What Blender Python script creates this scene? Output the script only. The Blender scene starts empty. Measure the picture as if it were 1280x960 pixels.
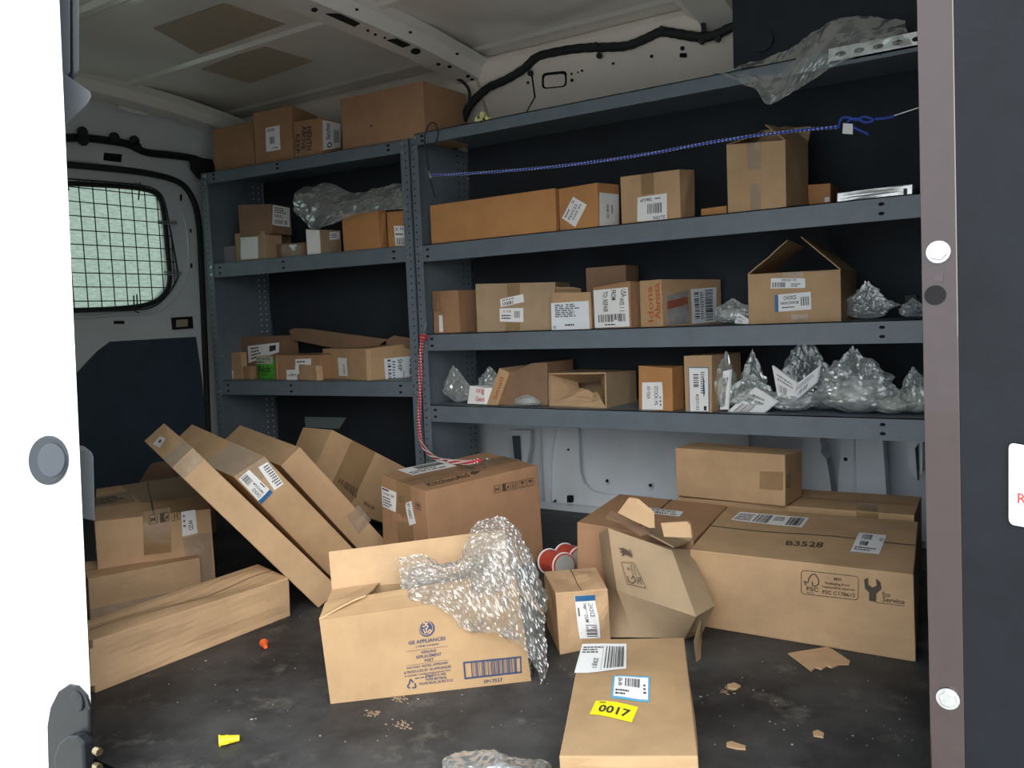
import bpy, bmesh, math, random
from mathutils import Vector, Matrix, noise
import numpy as np
EXPOSURE, SKY, SUN = 0.8, 1.5, 1.9

# ------------------------------------------------------------------ camera, light
S = bpy.context.scene
COL = S.collection
F_PX, YAW, PITCH, ROLL = 1050.0, .5787, .0799, -.0415
CAM = Vector((0, 0, .735))
_cy, _sy, _cp, _sp = math.cos(YAW), math.sin(YAW), math.cos(PITCH), math.sin(PITCH)
FWD = Vector((-_sy*_cp, _cy*_cp, -_sp)); _r = Vector((_cy, _sy, 0)); _u = _r.cross(FWD)
RGT = math.cos(ROLL)*_r + math.sin(ROLL)*_u
UPV = -math.sin(ROLL)*_r + math.cos(ROLL)*_u
cd = bpy.data.cameras.new('camera'); cam = bpy.data.objects.new('camera', cd); COL.objects.link(cam)
cd.sensor_width = 36; cd.lens = 36*F_PX/1280; cd.clip_start = .02
M = Matrix((RGT, UPV, -FWD)).transposed().to_4x4(); M.translation = CAM; cam.matrix_world = M
S.camera = cam

S.view_settings.view_transform = 'Standard'; S.view_settings.look = 'None'
S.view_settings.exposure = EXPOSURE; S.view_settings.gamma = 1; S.view_settings.use_curve_mapping = False
S.cycles.max_bounces = 10; S.cycles.diffuse_bounces = 5; S.cycles.transparent_max_bounces = 16
S.cycles.use_denoising = True; S.cycles.sample_clamp_indirect = 6

w = bpy.data.worlds.new('overcast_sky'); S.world = w; w.use_nodes = True
nt = w.node_tree; nt.nodes.clear()
out = nt.nodes.new('ShaderNodeOutputWorld'); bg = nt.nodes.new('ShaderNodeBackground')
tc = nt.nodes.new('ShaderNodeTexCoord'); sx = nt.nodes.new('ShaderNodeSeparateXYZ'); cr = nt.nodes.new('ShaderNodeValToRGB')
cr.color_ramp.elements[0].position = .0; cr.color_ramp.elements[0].color = (.62, .68, .72, 1)
cr.color_ramp.elements[1].position = .6; cr.color_ramp.elements[1].color = (.88, .95, 1.0, 1)
nt.links.new(tc.outputs['Generated'], sx.inputs[0]); nt.links.new(sx.outputs['Z'], cr.inputs[0])
nt.links.new(cr.outputs[0], bg.inputs[0]); bg.inputs[1].default_value = SKY
nt.links.new(bg.outputs[0], out.inputs[0])
sl = bpy.data.lights.new('hazy_sun', 'SUN'); sl.energy = SUN; sl.angle = math.radians(60); sl.color = (1, .95, .88)
so = bpy.data.objects.new('hazy_sun', sl); COL.objects.link(so)
so.rotation_euler = Vector((-.52, .68, -.46)).to_track_quat('-Z', 'Y').to_euler()

# ------------------------------------------------------------------ helpers
def ray(p): return RGT*((p[0]-640)/F_PX) + UPV*((480-p[1])/F_PX) + FWD
def atY(p, Y): r = ray(p); return CAM + r*(Y/r.y)
def atZ(p, z): r = ray(p); return CAM + r*((z-CAM.z)/r.z)
def atX(p, X): r = ray(p); return CAM + r*(X/r.x)
def hit(p, o, n): r = ray(p); return CAM + r*((o-CAM).dot(n)/r.dot(n))

MATS = {}
def mat(name, col, rough=.6, metal=0, nscale=0, namt=.15, bump=0, bscale=80, coat=0, alpha=1, spec=.5, col2=None, wave=0, stretch=(1,1,1), detail=6):
    if name in MATS: return MATS[name]
    m = bpy.data.materials.new(name); m.use_nodes = True; nt = m.node_tree; b = nt.nodes['Principled BSDF']
    b.inputs['Base Color'].default_value = (*col, 1); b.inputs['Roughness'].default_value = rough
    b.inputs['Metallic'].default_value = metal; b.inputs['Coat Weight'].default_value = coat
    b.inputs['Alpha'].default_value = alpha; b.inputs['Specular IOR Level'].default_value = spec
    if nscale or bump or wave:
        tc = nt.nodes.new('ShaderNodeTexCoord'); mp = nt.nodes.new('ShaderNodeMapping')
        mp.inputs['Scale'].default_value = stretch; nt.links.new(tc.outputs['Object'], mp.inputs[0])
    if nscale:
        n = nt.nodes.new('ShaderNodeTexNoise'); n.inputs['Scale'].default_value = nscale; n.inputs['Detail'].default_value = detail
        n.inputs['Roughness'].default_value = .65
        nt.links.new(mp.outputs[0], n.inputs['Vector'])
        r = nt.nodes.new('ShaderNodeValToRGB'); r.color_ramp.elements[0].position = .32; r.color_ramp.elements[1].position = .68
        c2 = col2 or tuple(c*(1-namt) for c in col); c1 = tuple(min(1, c*(1+namt*.6)) for c in col)
        r.color_ramp.elements[0].color = (*c2, 1); r.color_ramp.elements[1].color = (*c1, 1)
        nt.links.new(n.outputs['Fac'], r.inputs[0]); nt.links.new(r.outputs[0], b.inputs['Base Color'])
    if bump or wave:
        bp = nt.nodes.new('ShaderNodeBump'); bp.inputs['Strength'].default_value = bump or wave; bp.inputs['Distance'].default_value = .004
        if wave:
            wv = nt.nodes.new('ShaderNodeTexWave'); wv.bands_direction = 'X'; wv.inputs['Scale'].default_value = 45; wv.inputs['Distortion'].default_value = .6
            nt.links.new(mp.outputs[0], wv.inputs['Vector']); nt.links.new(wv.outputs['Fac'], bp.inputs['Height'])
        else:
            n2 = nt.nodes.new('ShaderNodeTexNoise'); n2.inputs['Scale'].default_value = bscale; n2.inputs['Detail'].default_value = 4
            nt.links.new(mp.outputs[0], n2.inputs['Vector']); nt.links.new(n2.outputs['Fac'], bp.inputs['Height'])
        nt.links.new(bp.outputs[0], b.inputs['Normal'])
    MATS[name] = m; return m

def film(name, tint, amount, rough=.08, milk=.12):
    """clear plastic film: see-through with glossy crinkles and a little milkiness"""
    m = bpy.data.materials.new(name); m.use_nodes = True; nt = m.node_tree; nt.nodes.clear()
    o = nt.nodes.new('ShaderNodeOutputMaterial'); t = nt.nodes.new('ShaderNodeBsdfTransparent'); t.inputs[0].default_value = (*tint, 1)
    g = nt.nodes.new('ShaderNodeBsdfGlossy'); g.inputs['Roughness'].default_value = rough; g.inputs[0].default_value = (.95, .97, 1, 1)
    d = nt.nodes.new('ShaderNodeBsdfDiffuse'); d.inputs[0].default_value = (.75, .8, .8, 1)
    lw = nt.nodes.new('ShaderNodeLayerWeight'); lw.inputs[0].default_value = .35
    ma = nt.nodes.new('ShaderNodeMath'); ma.operation = 'MULTIPLY_ADD'; ma.inputs[1].default_value = .55; ma.inputs[2].default_value = amount
    nt.links.new(lw.outputs['Fresnel'], ma.inputs[0])
    m1 = nt.nodes.new('ShaderNodeMixShader'); nt.links.new(ma.outputs[0], m1.inputs[0]); nt.links.new(t.outputs[0], m1.inputs[1]); nt.links.new(g.outputs[0], m1.inputs[2])
    m2 = nt.nodes.new('ShaderNodeMixShader'); m2.inputs[0].default_value = milk; nt.links.new(m1.outputs[0], m2.inputs[1]); nt.links.new(d.outputs[0], m2.inputs[2])
    nt.links.new(m2.outputs[0], o.inputs[0]); MATS[name] = m; return m

KR = {'kraft': (.51, .335, .19), 'light': (.58, .385, .225), 'tan': (.43, .285, .155), 'orange': (.50, .25, .10), 'brown': (.40, .23, .13), 'grey': (.41, .30, .19), 'dark': (.25, .155, .10)}  # dark is lowered to carry shade on a bottom shelf box
for k, c in KR.items(): mat('cardboard_'+k, c, rough=.75, nscale=9, namt=.13, bump=.10, bscale=140, spec=.25)
for k in ('kraft', 'light', 'grey'): mat('corrugated_'+k, KR[k], rough=.75, nscale=6, namt=.12, wave=.05, spec=.25)
mat('cardboard_inside', (.50, .34, .20), rough=.8, nscale=12, namt=.12, spec=.2)
mat('tape', (.40, .26, .13), rough=.16, nscale=20, namt=.25, bump=.35, bscale=60, alpha=.55, spec=.6)
mat('clear_tape', (.55, .46, .36), rough=.12, nscale=25, namt=.3, bump=.6, bscale=50, alpha=.45, spec=.7)
mat('paper', (.86, .87, .88), rough=.6); mat('paper_blue', (.78, .84, .90), rough=.55)
mat('ink', (.03, .03, .035), rough=.6); mat('ink_brown', (.075, .05, .035), rough=.7); mat('ink_navy', (.03, .05, .12), rough=.6)
mat('ink_red', (.55, .05, .04), rough=.6); mat('ink_grey', (.28, .28, .28), rough=.6); mat('ink_orange', (.50, .12, .03), rough=.6); mat('ink_blue', (.03, .14, .32), rough=.5)
mat('green_sticker', (.10, .62, .05), rough=.5); mat('yellow_sticker', (.85, .78, .02), rough=.4); mat('cyan_border', (.12, .42, .62), rough=.4)
mat('steel', (.14, .178, .212), rough=.42, nscale=14, namt=.12, bump=.03, bscale=300)
mat('steel_dark', (.05, .07, .09), rough=.5, nscale=8, namt=.2)
mat('liner', (.016, .022, .030), rough=.8, nscale=5, namt=.3)
mat('zinc', (.7, .72, .72), rough=.3, metal=.9, nscale=60, namt=.2)
mat('hole', (.003, .003, .004), rough=.9); mat('lit_hole', (.9, .93, .95), rough=.8)  # lit_hole: pale colour painted for light coming through the holes
mat('van_paint', (.68, .73, .74), rough=.28, nscale=3, namt=.05, coat=.3)
mat('roof_paint', (.86, .84, .79), rough=.22, nscale=3, namt=.05, coat=.5)
mat('wall_paint', (.68, .74, .80), rough=.3, nscale=5, namt=.07, coat=.3)
mat('cream_paint', (.86, .79, .70), rough=.35, nscale=4, namt=.06, coat=.2)
mat('trim_grey', (.30, .34, .38), rough=.5); mat('white_paint', (.88, .89, .90), rough=.25, coat=.6)
mat('navy_panel', (.04, .06, .088), rough=.55, nscale=10, namt=.15, bump=.1, bscale=200)
mat('rubber', (.014, .016, .018), rough=.7, bump=.1)
mat('black_plastic', (.007, .009, .012), rough=.45, nscale=20, namt=.2)
mat('bulkhead_paint', (.010, .012, .016), rough=.5, nscale=7, namt=.28, bump=.05, bscale=200, spec=.2)
mat('flange_reflect_tint', (.030, .013, .013), rough=.22, nscale=60, namt=.18, coat=1)  # maroon base colour stands in for a reflection on the glossy black flange
mat('pad', (.42, .36, .27), rough=.55, nscale=30, namt=.1)
mat('red_rope', (.55, .03, .05), rough=.7); mat('white_thread', (.75, .72, .74), rough=.8)
mat('blue_rope', (.03, .08, .45), rough=.7)
mat('orange_plastic', (.85, .13, .03), rough=.4); mat('yellow_plastic', (.85, .72, .03), rough=.4)
mat('concrete', (.50, .49, .46), rough=.9, nscale=20, namt=.2)  # outside concrete, made pale to bounce light up to the ceiling
mat('foil', (.72, .74, .74), rough=.25, metal=.6, nscale=25, namt=.35, bump=.6, bscale=40)
mat('blanket', (.10, .13, .17), rough=.8)
mat('cloth_blue', (.06, .09, .16), rough=.7)
mat('yellow_foam', (.75, .72, .30), rough=.7)
film('bag_film', (.95, .97, .96), .12, .06, .20)
film('wrap_film', (.93, .93, .93), .10, .06, .10)
film('haze_film', (.88, .92, .90), .10, .12, .16)
def floor_mat():
    m = bpy.data.materials.new('rubber_mat'); m.use_nodes = True; nt = m.node_tree; b = nt.nodes['Principled BSDF']
    tc = nt.nodes.new('ShaderNodeTexCoord')
    def N(sc, det, lo, hi):
        n = nt.nodes.new('ShaderNodeTexNoise'); n.inputs['Scale'].default_value = sc; n.inputs['Detail'].default_value = det; n.inputs['Roughness'].default_value = .7
        nt.links.new(tc.outputs['Object'], n.inputs['Vector'])
        r = nt.nodes.new('ShaderNodeMapRange'); r.inputs[1].default_value = lo; r.inputs[2].default_value = hi; nt.links.new(n.outputs['Fac'], r.inputs[0]); return r.outputs[0]
    def mix(f, a, c):
        x = nt.nodes.new('ShaderNodeMix'); x.data_type = 'RGBA'; nt.links.new(f, x.inputs[0])
        if isinstance(a, tuple): x.inputs[6].default_value = (*a, 1)
        else: nt.links.new(a, x.inputs[6])
        x.inputs[7].default_value = (*c, 1); return x.outputs[2]
    c = mix(N(3.2, 9, .40, .66), (.015, .016, .019), (.075, .076, .078))
    c = mix(N(9, 12, .56, .80), c, (.20, .19, .17))
    c = mix(N(260, 3, .70, .74), c, (.30, .29, .27))
    nt.links.new(c, b.inputs['Base Color']); b.inputs['Roughness'].default_value = .62
    bp = nt.nodes.new('ShaderNodeBump'); bp.inputs['Strength'].default_value = .25; bp.inputs['Distance'].default_value = .003
    n = nt.nodes.new('ShaderNodeTexNoise'); n.inputs['Scale'].default_value = 150; nt.links.new(tc.outputs['Object'], n.inputs['Vector'])
    nt.links.new(n.outputs['Fac'], bp.inputs['Height']); nt.links.new(bp.outputs[0], b.inputs['Normal']); MATS['rubber_mat'] = m
floor_mat()
def window_mat():
    m = bpy.data.materials.new('frosted_pane'); m.use_nodes = True; nt = m.node_tree; nt.nodes.clear()
    o = nt.nodes.new('ShaderNodeOutputMaterial'); tr = nt.nodes.new('ShaderNodeBsdfTranslucent'); t = nt.nodes.new('ShaderNodeBsdfTransparent'); mx = nt.nodes.new('ShaderNodeMixShader')
    tc = nt.nodes.new('ShaderNodeTexCoord'); mp = nt.nodes.new('ShaderNodeMapping'); mp.inputs['Scale'].default_value = (1, 1.5, 7)
    n = nt.nodes.new('ShaderNodeTexNoise'); n.inputs['Scale'].default_value = 18; n.inputs['Detail'].default_value = 8; n.inputs['Roughness'].default_value = .8
    r = nt.nodes.new('ShaderNodeValToRGB'); r.color_ramp.elements[0].position = .3; r.color_ramp.elements[0].color = (.09, .13, .10, 1); r.color_ramp.elements[1].position = .7; r.color_ramp.elements[1].color = (.26, .32, .265, 1)
    nt.links.new(tc.outputs['Object'], mp.inputs[0]); nt.links.new(mp.outputs[0], n.inputs['Vector']); nt.links.new(n.outputs['Fac'], r.inputs[0]); nt.links.new(r.outputs[0], tr.inputs[0])
    t.inputs[0].default_value = (.8, .9, .84, 1); mx.inputs[0].default_value = .05
    nt.links.new(tr.outputs[0], mx.inputs[1]); nt.links.new(t.outputs[0], mx.inputs[2]); nt.links.new(mx.outputs[0], o.inputs[0]); MATS['frosted_pane'] = m
window_mat()

def tag(o, label=None, cat=None, group=None, kind=None):
    if label: o['label'] = label
    if cat: o['category'] = cat
    if group: o['group'] = group
    if kind: o['kind'] = kind
    return o
def mesh(name, verts, faces, m, parent=None, smooth=False, origin=None, solid=0, bevel=0):
    """verts in world space; the object's origin is moved to the base of the geometry"""
    vs = [Vector(v) for v in verts]
    if origin is None:
        if parent is not None: origin = Vector((0, 0, 0))
        else: origin = Vector((sum(v.x for v in vs)/len(vs), sum(v.y for v in vs)/len(vs), min(v.z for v in vs)))
    base = parent_world(parent)
    me = bpy.data.meshes.new(name); me.from_pydata([v-(origin if parent is None else base) for v in vs], [], faces); me.update()
    o = bpy.data.objects.new(name, me); COL.objects.link(o)
    if parent is None: o.location = origin; o['_w'] = list(origin)
    else: o.parent = parent; o['_w'] = list(base)
    me.materials.append(MATS[m] if isinstance(m, str) else m)
    if smooth: me.shade_smooth()
    if solid: md = o.modifiers.new('thickness', 'SOLIDIFY'); md.thickness = solid; md.offset = 0
    if bevel: md = o.modifiers.new('edges', 'BEVEL'); md.width = bevel; md.segments = 2; md.limit_method = 'ANGLE'; md.angle_limit = .6
    return o
def parent_world(p): return Vector((0, 0, 0)) if p is None else Vector(p['_w'])
def empty(name, loc):
    o = bpy.data.objects.new(name, None); COL.objects.link(o); o.location = loc; o['_w'] = list(loc); o.empty_display_size = .05; return o
class MB:
    def __init__(s): s.v = []; s.f = []
    def box(s, o, a, b, c):
        i = len(s.v); o, a, b, c = map(Vector, (o, a, b, c))
        s.v += [o, o+a, o+a+b, o+b, o+c, o+a+c, o+a+b+c, o+b+c]
        s.f += [tuple(i+k for k in q) for q in ((0,3,2,1),(4,5,6,7),(0,1,5,4),(1,2,6,5),(2,3,7,6),(3,0,4,7))]; return s
    def aab(s, x0, x1, y0, y1, z0, z1): return s.box((x0, y0, z0), (x1-x0, 0, 0), (0, y1-y0, 0), (0, 0, z1-z0))
    def poly(s, pts):
        i = len(s.v); s.v += [Vector(p) for p in pts]; s.f.append(tuple(range(i, i+len(pts)))); return s
    def prism(s, pts, d):
        """polygon pts extruded along d"""
        i = len(s.v); n = len(pts); d = Vector(d); s.v += [Vector(p) for p in pts]+[Vector(p)+d for p in pts]
        s.f += [tuple(range(i, i+n))[::-1], tuple(range(i+n, i+2*n))]+[(i+k, i+(k+1) % n, i+n+(k+1) % n, i+n+k) for k in range(n)]; return s
    def disc(s, c, n, r, t=.001, seg=10, hexa=False):
        c, n = Vector(c), Vector(n).normalized(); a = n.orthogonal().normalized(); b = n.cross(a)
        return s.prism([c+a*r*math.cos(2*math.pi*k/seg)+b*r*math.sin(2*math.pi*k/seg) for k in range(seg)], n*t)
    def tube(s, pts, r, seg=8, closed=False, rfun=None):
        pts = [Vector(p) for p in pts]; n = len(pts); i0 = len(s.v); prev = None
        for k, p in enumerate(pts):
            if closed: t = pts[(k+1) % n]-pts[k-1]
            else: t = pts[min(k+1, n-1)]-pts[max(k-1, 0)]
            t.normalize()
            if prev is None: a = t.orthogonal().normalized()
            else: a = (prev-t*prev.dot(t)).normalized()
            prev = a; b = t.cross(a); rr = rfun(k) if rfun else r
            s.v += [p+a*rr*math.cos(2*math.pi*q/seg)+b*rr*math.sin(2*math.pi*q/seg) for q in range(seg)]
        for k in range(n if closed else n-1):
            A = i0+k*seg; B = i0+((k+1) % n)*seg
            s.f += [(A+q, A+(q+1) % seg, B+(q+1) % seg, B+q) for q in range(seg)]
        if not closed: s.f += [tuple(i0+q for q in range(seg))[::-1], tuple(i0+(n-1)*seg+q for q in range(seg))]
        return s
    def build(s, name, m, parent=None, **k): return mesh(name, s.v, s.f, m, parent, **k)
def smoothpath(pts, n=6):
    P = [Vector(p) for p in pts]; o = []
    for i in range(len(P)-1):
        a, b, c, d = P[max(i-1, 0)], P[i], P[i+1], P[min(i+2, len(P)-1)]
        for k in range(n):
            t = k/n; o.append(.5*((2*b)+(c-a)*t+(2*a-5*b+4*c-d)*t*t+(3*b-a-3*c+d)*t**3))
    o.append(P[-1]); return o

_gl = {}
def glyphs(text, bold=False):
    if text in _gl: return _gl[text]
    cu = bpy.data.curves.new('t', 'FONT'); cu.body = text; cu.resolution_u = 2
    cu.offset = .02 if bold else .012
    ob = bpy.data.objects.new('t', cu); COL.objects.link(ob)
    me = bpy.data.meshes.new_from_object(ob.evaluated_get(bpy.context.evaluated_depsgraph_get()))
    v = [(p.co.x, p.co.y) for p in me.vertices]; f = [tuple(p.vertices) for p in me.polygons]
    bpy.data.objects.remove(ob); bpy.data.curves.remove(cu); bpy.data.meshes.remove(me)
    x0, x1 = min(a for a, _ in v), max(a for a, _ in v); y0, y1 = min(b for _, b in v), max(b for _, b in v)
    v = [((a-x0)/(x1-x0 or 1), 1-(b-y0)/(y1-y0 or 1)) for a, b in v]
    _gl[text] = (v, f); return _gl[text]
def prints(items, seed=0):
    """flat print in a unit square (s right, t down) -> verts, faces"""
    V, Fc = [], []; R = random.Random(seed)
    def add(v, f): i = len(V); V.extend(v); Fc.extend(tuple(i+k for k in q) for q in f)
    def rect(x0, y0, x1, y1): add([(x0, y0), (x1, y0), (x1, y1), (x0, y1)], [(0, 3, 2, 1)])
    for it in items:
        k, a = it[0], it[1:]
        if k == 'T': v, f = glyphs(a[0], len(a) > 5); add([(a[1]+p[0]*(a[3]-a[1]), a[2]+p[1]*(a[4]-a[2])) for p in v], f)
        elif k == 'TV':   # text reading downwards
            v, f = glyphs(a[0]); add([(a[3]-p[1]*(a[3]-a[1]), a[2]+p[0]*(a[4]-a[2])) for p in v], f)
        elif k == 'TU':   # text reading upwards
            v, f = glyphs(a[0]); add([(a[1]+p[1]*(a[3]-a[1]), a[4]-p[0]*(a[4]-a[2])) for p in v], f)
        elif k == 'R': rect(*a)
        elif k in 'BH':
            x0, y0, x1, y1, n = a; c = 0
            ws = [R.choice((1, 1, 2, 3)) for _ in range(2*n)]; tot = sum(ws)
            for q, wd in enumerate(ws):
                if q % 2 == 0:
                    if k == 'B': rect(x0+(x1-x0)*c/tot, y0, x0+(x1-x0)*(c+wd)/tot, y1)
                    else: rect(x0, y0+(y1-y0)*c/tot, x1, y0+(y1-y0)*(c+wd)/tot)
                c += wd
        elif k in 'WX':
            x0, y0, x1, y1, n = a
            for q in range(n):
                y = y0+(y1-y0)*(q+.2)/n; h = (y1-y0)/n*.5; x = x0; e = x1-(x1-x0)*R.random()*.4
                while x < e:
                    l = (x1-x0)*R.uniform(.06, .2); rect(x, y, min(x+l, e), y+h); x += l+(x1-x0)*.035
        elif k == 'P': add(list(a[0]), [tuple(range(len(a[0])))])
        elif k == 'L':
            pts, wd, asp = a   # polyline with width; asp = width/height of the quad
            for p, q in zip(pts, pts[1:]):
                dx, dy = (q[0]-p[0])*asp, q[1]-p[1]; l = math.hypot(dx, dy) or 1; nx, ny = -dy/l*wd/asp, dx/l*wd
                add([(p[0]+nx, p[1]+ny), (q[0]+nx, q[1]+ny), (q[0]-nx, q[1]-ny), (p[0]-nx, p[1]-ny)], [(0, 1, 2, 3)])
        elif k == 'O':
            cx, cy, r0, r1, asp = a; n = 24
            v = [(cx+r*math.cos(2*math.pi*j/n)/asp, cy+r*math.sin(2*math.pi*j/n)) for j in range(n) for r in (r0, r1)]
            add(v, [(2*j, 2*j+1, (2*j+3) % (2*n), (2*j+2) % (2*n)) for j in range(n)])
    return V, Fc

# ------------------------------------------------------------------ cartons
FACES = {'front': ('000','100','101','001'), 'right': ('100','110','111','101'), 'top': ('001','101','111','011'),
         'left': ('010','000','001','011'), 'back': ('110','010','011','111'), 'bottom': ('010','110','100','000')}
ORD = ['000','100','010','110','001','101','011','111']
class Carton:
    def __init__(s, c8, seed=0, warp=.002):
        s.c = {k: Vector(c8[3*i:3*i+3]) for i, k in enumerate(ORD)} if not isinstance(c8, dict) else c8
        s.seed = seed; s.warp = warp; s.cen = sum(s.c.values(), Vector())/8
    def P(s, face, u, v, off=0):
        a, b, c, d = (s.c[k] for k in FACES[face])
        p = a*(1-u)*(1-v)+b*u*(1-v)+c*u*v+d*(1-u)*v
        n = (b-a).cross(d-a).normalized()
        if n.dot((a+b+c+d)/4-s.cen) < 0: n = -n
        uu, vv = min(max(u, 0), 1), min(max(v, 0), 1); e = math.sin(math.pi*uu)*math.sin(math.pi*vv)
        q = noise.noise(Vector((uu*2.2+s.seed*3.1, vv*2.2, hash_face[face])))
        return p+n*(s.warp*2.2*q*e**.5+off)
    def n(s, face):
        a, b, c, d = (s.c[k] for k in FACES[face]); n = (b-a).cross(d-a).normalized()
        return n if n.dot((a+b+c+d)/4-s.cen) > 0 else -n
    def uv(s, face, px):
        a, b, c, d = (s.c[k] for k in FACES[face]); n = (c-a).cross(d-b).normalized()
        h = hit(px, (a+b+c+d)/4, n); u = v = .5
        for _ in range(8):
            p = a*(1-u)*(1-v)+b*u*(1-v)+c*u*v+d*(1-u)*v-h
            du = (b-a)*(1-v)+(c-d)*v; dv = (d-a)*(1-u)+(c-b)*u
            A = np.array([[du.dot(du), du.dot(dv)], [du.dot(dv), dv.dot(dv)]]); r = np.array([-p.dot(du), -p.dot(dv)])
            x = np.linalg.solve(A, r); u += float(x[0]); v += float(x[1])
        return u, v
hash_face = dict(zip(FACES, (0.3, 1.7, 2.9, 4.1, 5.3, 6.7)))

def box_body(C, name, m, skip=(), parent=None, N=8, solid=0):
    V = []; Fc = []; idx = {}
    def vid(p):
        k = (round(p.x, 5), round(p.y, 5), round(p.z, 5))
        if k not in idx: idx[k] = len(V); V.append(p)
        return idx[k]
    for f in FACES:
        if f in skip: continue
        for i in range(N):
            for j in range(N):
                q = [vid(C.P(f, u/N, v/N)) for u, v in ((i, j), (i+1, j), (i+1, j+1), (i, j+1))]
                if len(set(q)) == 4: Fc.append(tuple(q))
    o = mesh(name, V, Fc, m, parent)
    bm = bmesh.new(); bm.from_mesh(o.data); bmesh.ops.recalc_face_normals(bm, faces=bm.faces); bm.to_mesh(o.data); bm.free()
    if solid: md = o.modifiers.new('thickness', 'SOLIDIFY'); md.thickness = solid; md.offset = -1
    else: md = o.modifiers.new('edges', 'BEVEL'); md.width = .0022; md.segments = 2; md.limit_method = 'ANGLE'; md.angle_limit = .9
    return o
def sticker(C, o, face, quad, m='paper', items=None, ink='ink', name='shipping_label', off=.0015, label=None, px=True, N=4, seed=0, flip=False):
    """quad = TL,TR,BR,BL of the label as it reads, in photo pixels (or in face u,v when px is False)"""
    uv = [C.uv(face, p) for p in quad] if px else quad
    def Q(s_, t, o_): 
        u = sum(wt*q[0] for wt, q in zip(((1-s_)*(1-t), s_*(1-t), s_*t, (1-s_)*t), uv)); v = sum(wt*q[1] for wt, q in zip(((1-s_)*(1-t), s_*(1-t), s_*t, (1-s_)*t), uv))
        return C.P(face, u, v, o_)
    if m:
        V = [Q(i/N, j/N, off) for j in range(N+1) for i in range(N+1)]
        Fc = [(j*(N+1)+i, (j+1)*(N+1)+i, (j+1)*(N+1)+i+1, j*(N+1)+i+1) for j in range(N) for i in range(N)]
        L = mesh(name, V, Fc, m, o)
        if label: L['label'] = label
    else: L = o
    if items:
        v, f = prints(items, seed)
        P_ = mesh('print' if m else 'printed_marks', [Q(a, b, off+(.0006 if m else 0)) for a, b in v], f, ink, L)
        return P_ if not m else L
    return L
def ship(seed=0):
    R = random.Random(seed)
    return [('W', .05, .04, .5, .3, 4), ('B', .08, .55, .92, .85, 22), ('W', .55, .05, .95, .3, 3), ('R', .03, .36, .97, .38), ('W', .05, .42, .7, .52, 1), ('W', .2, .88, .8, .96, 1)]
def small(seed=0): return [('W', .06, .08, .9, .42, 2), ('B', .1, .5, .6, .9, 12), ('W', .66, .5, .95, .9, 3)]
def flap(o, a, b, c, d, m='cardboard_inside', label=None, name='flap', N=4, seed=0, curl=.004):
    a, b, c, d = map(Vector, (a, b, c, d)); n = (b-a).cross(d-a).normalized(); V = []
    for j in range(N+1):
        for i in range(N+1):
            u, v = i/N, j/N; p = a*(1-u)*(1-v)+b*u*(1-v)+c*u*v+d*(1-u)*v
            V.append(p+n*curl*noise.noise(Vector((u*2+seed, v*2, 3.3)))*v*2)
    f = mesh(name, V, [(j*(N+1)+i, j*(N+1)+i+1, (j+1)*(N+1)+i+1, (j+1)*(N+1)+i) for j in range(N) for i in range(N)], m, o, solid=.003)
    if label: f['label'] = label
    return f
def tape(C, o, face, quad, px=True, m='tape', **k): return sticker(C, o, face, quad, m=m, name='tape_strip', px=px, off=.001, **k)
CARTONS = {}
def carton(key, label, m='cardboard_kraft', group=None, skip=(), warp=.002, cat='box', name='cardboard_box', solid=.003, seam=True, extra=None):
    C = Carton(HEX[key], seed=len(CARTONS)+1, warp=warp); o = box_body(C, name, m, skip, solid=solid if skip else 0)
    tag(o, label, cat, group); CARTONS[key] = (C, o)
    if seam and 'top' not in skip:   # the joint between the two closing flaps, taped over
        ax = (C.c['100']-C.c['000']).length > (C.c['010']-C.c['000']).length
        q = [(.0, .492), (1, .492), (1, .508), (0, .508)] if ax else [(.492, 0), (.492, 1), (.508, 1), (.508, 0)]
        sticker(C, o, 'top', q, m='ink_brown', name='flap_seam', px=False, off=.0006, N=8)
    return C, o
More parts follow.
